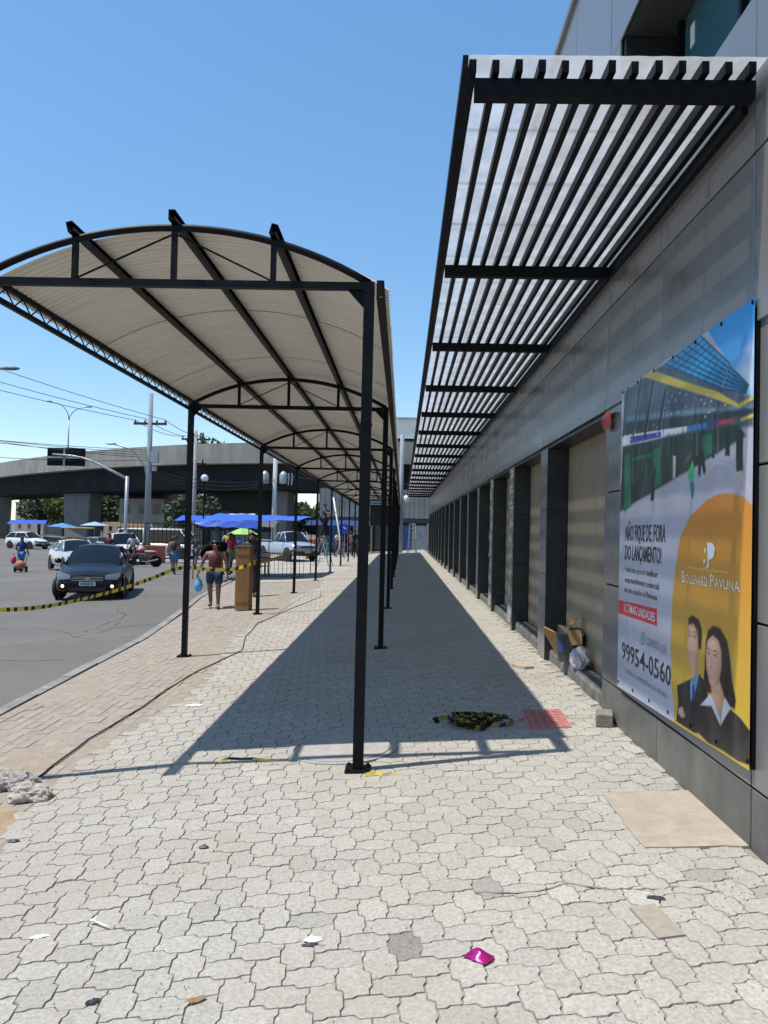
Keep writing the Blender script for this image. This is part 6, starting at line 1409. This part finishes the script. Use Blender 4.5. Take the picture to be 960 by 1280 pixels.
MB().box(-4.65, -2.5, .06, .22, 5.48, 6.50).build('panel', mat('panel_dark', (.008, .009, .012), .6, spec=.1, var=.3), tl, bevel=.03); MB().box(-4.6, -2.55, .02, .058, 5.9, 6.0).box(-3.7, -3.6, .02, .058, 5.5, 6.45).build('panel_bracket', galv_m, tl)
def streetlight(x, y, z, h, arms, label, m=galv_m):
    t = empty('street_light', (x, y, z), 0, label, 'street light'); MB().tube([(0, 0, 0), (0, 0, h)], [.10, .06], 8).build('shaft', m, t, smooth=True)
    for dx, dz in arms:
        MB().tube([(0, 0, h-.05)] + [(dx*(1-math.cos(R(a))), 0, h + dz*math.sin(R(a))) for a in (15, 30, 45, 60, 75, 90)], .055, 6).build('arm', m, t, smooth=True)
        MB().ball((dx*1.12, 0, h+dz+.02), (.38, .14, .08), 10, 6).build('lamp_head', mat('lamp_dark', (.12, .13, .14), .5), t, smooth=True)
streetlight(-38.1, 86.0, 9.0, 4.2, ((-2.1, 2.1), (2.0, 1.55)), 'double armed street light standing on the viaduct')
streetlight(-18.6, 30.0, zr(-18), 8.3, ((2.6, .08),), 'street light head reaching in from the left edge')
gl_ = empty('globe_lamp', rp(-12.1, 46.4), 0, 'white globe lamp beside the far utility pole', 'lamp'); MB().tube([(0, 0, 0), (0, 0, 4.75)], .05, 8).build('shaft', steel_m, gl_); MB().ball((0, 0, 5.05), .23, 14, 10).build('globe', mat('globe_white', (.62, .64, .66), .3), gl_, smooth=True); MB().lathe([(.12, 4.72), (.16, 4.84), (.0, 4.84)], (0, 0, 0), 10).build('collar', steel_m, gl_)
wm = mat('wire_dark', (.02, .02, .022), .7)
def wire(a, b, sag, lb, r_=.017): tag(MB().tube(catenary(a, b, sag, 18), r_, 5, False).build('power_cable', wm, smooth=True), lb, 'cable', 'overhead cables')
top = 7.9
for dx, zz in ((-.92, 0), (-.3, .1), (.9, .05)):
    wire((-15.4+dx, 46, top+zz), (-30+dx, 27, 11.6+zz+.8*dx), .5, {-.92: 'lowest', -.3: 'middle', .9: 'topmost'}[dx] + ' of the three power cables running left from the crossarm pole')
    wire((-15.4+dx, 46, top+zz), (-16.7+dx, 61, 8.75), .3, {-.92: 'left', -.3: 'middle', .9: 'right'}[dx] + ' power cable between the two crossarm poles', .02)
for i, (dz, ex) in enumerate(((0, 0), (.35, 2), (.8, -1), (1.1, 3), (-.5, 1))): wire((-15.45, 46, 6.1-.15*i), (-34+ex, 30, 6.9+dz), .5+.1*i, ('first', 'second', 'third', 'fourth', 'fifth')[i] + ' of the lower cables from the top sagging left behind the dark panel', .016)
for i in range(3): wire((-15.4, 46.1, 4.9-.12*i), (-9.75, 58, 5.3-.1*i), .5+.15*i, ('upper', 'middle', 'lower')[i] + ' cable sagging in front of the viaduct girder', .02)
wire((-9.75, 58, 5.6), (3, 57, 5.2), .3, 'cable running right from the pale transformer pole', .02)

# ------------------------------------------------------------------ trees and far buildings
lf1, lf2, lf3 = leaf('leaf_mid', (.065, .10, .025)), leaf('leaf_dark', (.032, .06, .02)), leaf('leaf_light', (.10, .13, .03))
def tree(x, y, h, r_, m, label, seed, n=2600, z=None, ls=.22, cz=.62, flat=.8):
    rr = random.Random(seed); z = zr(x) if z is None else z
    t = empty('tree', (x, y, z), 0, label, 'tree', 'trees beyond the road'); tk = MB().tube([(0, 0, -.2), (.1, 0, h*.3), (-.1, .1, h*.55), (0, 0, h*.8)], [h*.032, h*.024, h*.016, .03], 8)
    cl = []
    for k in range(26):
        a = rr.uniform(0, 6.28); q = r_*rr.uniform(.15, .85); zz = h*cz + (h*(1-cz))*rr.uniform(-.75, .85)*(1-.3*q/r_); c = Vector((q*math.cos(a), q*math.sin(a), zz)); cl.append((c, r_*rr.uniform(.22, .42)))
        if k < 9: tk.tube([(0, 0, h*.38), tuple(c*.55 + Vector((0, 0, h*.18))), tuple(c)], [h*.012, h*.008, .015], 5)
    tk.build('trunk', bark_m, t, smooth=True); mb = MB()
    for k in range(n):
        c, q = rr.choice(cl); d = Vector((rr.gauss(0, 1), rr.gauss(0, 1), rr.gauss(0, flat))).normalized()*q*rr.uniform(.45, 1.05); p = c + d
        u = Vector((rr.gauss(0, 1), rr.gauss(0, 1), rr.gauss(0, 1))).normalized(); v = u.orthogonal().normalized(); s = ls*rr.uniform(.6, 1.4)
        mb.add([p-u*s, p+v*s*.5, p+u*s, p-v*s*.5], [(0, 1, 2, 3)])
    mb.build('crown', m, t)
for i, (x, y, h, r_, m, lb) in enumerate(((-66, 138, 8.5, 4.5, lf2, 'dark tree at the far left under the viaduct'), (-59, 132, 8, 4.4, lf1, 'mid green tree left of the viaduct pier'), (-53, 126, 8.0, 4.2, lf3, 'yellowish tree seen between the viaduct piers'), (-47, 118, 7.2, 3.8, lf1, 'rounded tree close to the left of the pier'),
     (-40.5, 116, 8, 4, lf2, 'dark tree right behind the wide pier'), (-25.5, 92, 14.0, 4.4, lf1, 'tall tree topping the viaduct behind the poles'), (-29.5, 110, 6.5, 3.5, lf3, 'small light green tree right of the pier'), (-11.5, 83, 4.6, 2.8, lf1, 'bushy tree behind the pale transformer pole'), (-8.8, 86, 4.2, 2.6, lf2, 'low dark tree beside the station sky gap'))):
    tree(x, y, h, r_, m, lb, 20+i, 2200 if i != 5 else 3000, ls=.32)
tree(-17.6, 63, 4.9, 2.3, lf2, 'dark leafy street tree in front of the pale houses', 41, 1500, ls=.2, cz=.7)
wl = [mat('house_white', (.34, .33, .31), .8, var=.15, vs_=.5, stain=.3, ss=.3), mat('house_pink', (.38, .29, .25), .8, var=.15, vs_=.5, stain=.3, ss=.3), mat('house_grey', (.22, .23, .24), .8, var=.2, vs_=.5)]; rfm = mat('roof_clay', (.25, .13, .09), .85, var=.2); wgm = mat('far_glass', (.02, .025, .03), .2)
def house(x, y, wd, dp, h, m, label, rz=0, roof=True, nx=3, nz=2):
    t = empty('house', (x, y, zr(x)-.05), rz, label, 'building', 'houses behind the viaduct'); MB().box(-wd/2, wd/2, -dp/2, dp/2, 0, h).build('wall', m, t)
    if roof:
        a, b = wd/2+.3, dp/2+.3; MB().add([(-a, -b, h+.01), (a, -b, h+.01), (a, b, h+.01), (-a, b, h+.01), (-a, 0, h+1.3), (a, 0, h+1.3)], [(0, 1, 5, 4), (2, 3, 4, 5), (1, 2, 5), (3, 0, 4), (3, 2, 1, 0)]).build('roof', rfm, t)
    else: MB().box(-wd/2-.1, wd/2+.1, -dp/2-.1, dp/2+.1, h+.005, h+.25).build('roof', conc_m, t)
    for i in range(nx):
        for j in range(nz):
            xx = -wd/2 + wd*(i+.5)/nx; zz = h*(j+.55)/nz
            wq = MB().box(xx-.55, xx+.55, -dp/2-.04, -dp/2+.02, zz-.6, zz+.6).build('window', wl[0], t); MB().box(xx-.45, xx+.45, -dp/2-.05, -dp/2-.042, zz-.5, zz+.5).build('pane', wgm, wq)
house(-27.5, 86, 6, 6, 5.2, wl[0], 'white house right of the viaduct pier', R(-20), True); house(-21.5, 84, 5, 6, 5.0, wl[1], 'pinkish house behind the dark street tree', R(-15), False)
house(-15.5, 88, 7, 8, 5.0, wl[2], 'grey shop building deep under the viaduct', R(-8), False, 4, 1); house(-70, 150, 9, 8, 6, wl[0], 'white house far left among the trees', R(-30), False); house(-45, 150, 12, 8, 7, wl[2], 'grey block far behind the trees', R(-20), False, 5, 2)
house(-60, 160, 12, 8, 8, wl[1], 'tall pinkish block at the far left', R(-25), False, 5, 3); house(-5.5, 120, 14, 8, 3.2, wl[0], 'low white building in the sky gap left of the station', 0, False, 6, 1)
# dark shed and red sign under the deck
shd = empty('market_shed', rp(-13.4, 76.5), R(-8), 'dark market shed under the viaduct behind the blue tarpaulin', 'building'); MB().box(-6.8, 1.5, 0, 4, 0, 6.4).build('wall', mat('shed_dark', (.03, .034, .038), .8, var=.4, vs_=.7), shd)
for x, c in ((-4.6, (.02, .10, .08)), (-2.2, (.06, .04, .03)), (-.9, (.03, .10, .07)), (1.0, (.18, .02, .035))): MB().box(x-.45, x+.45, -.08, -.01, 1.9, 3.7).build('sign_board', mat('board_%.2f_%.2f' % c[:2], c, .6, var=.4, vs_=3), shd)
for k in range(3): MB().box(-6.0+2.6*k, -4.6+2.6*k, -.06, -.01, .1, 1.7).build('stall_front', wl[2], shd)
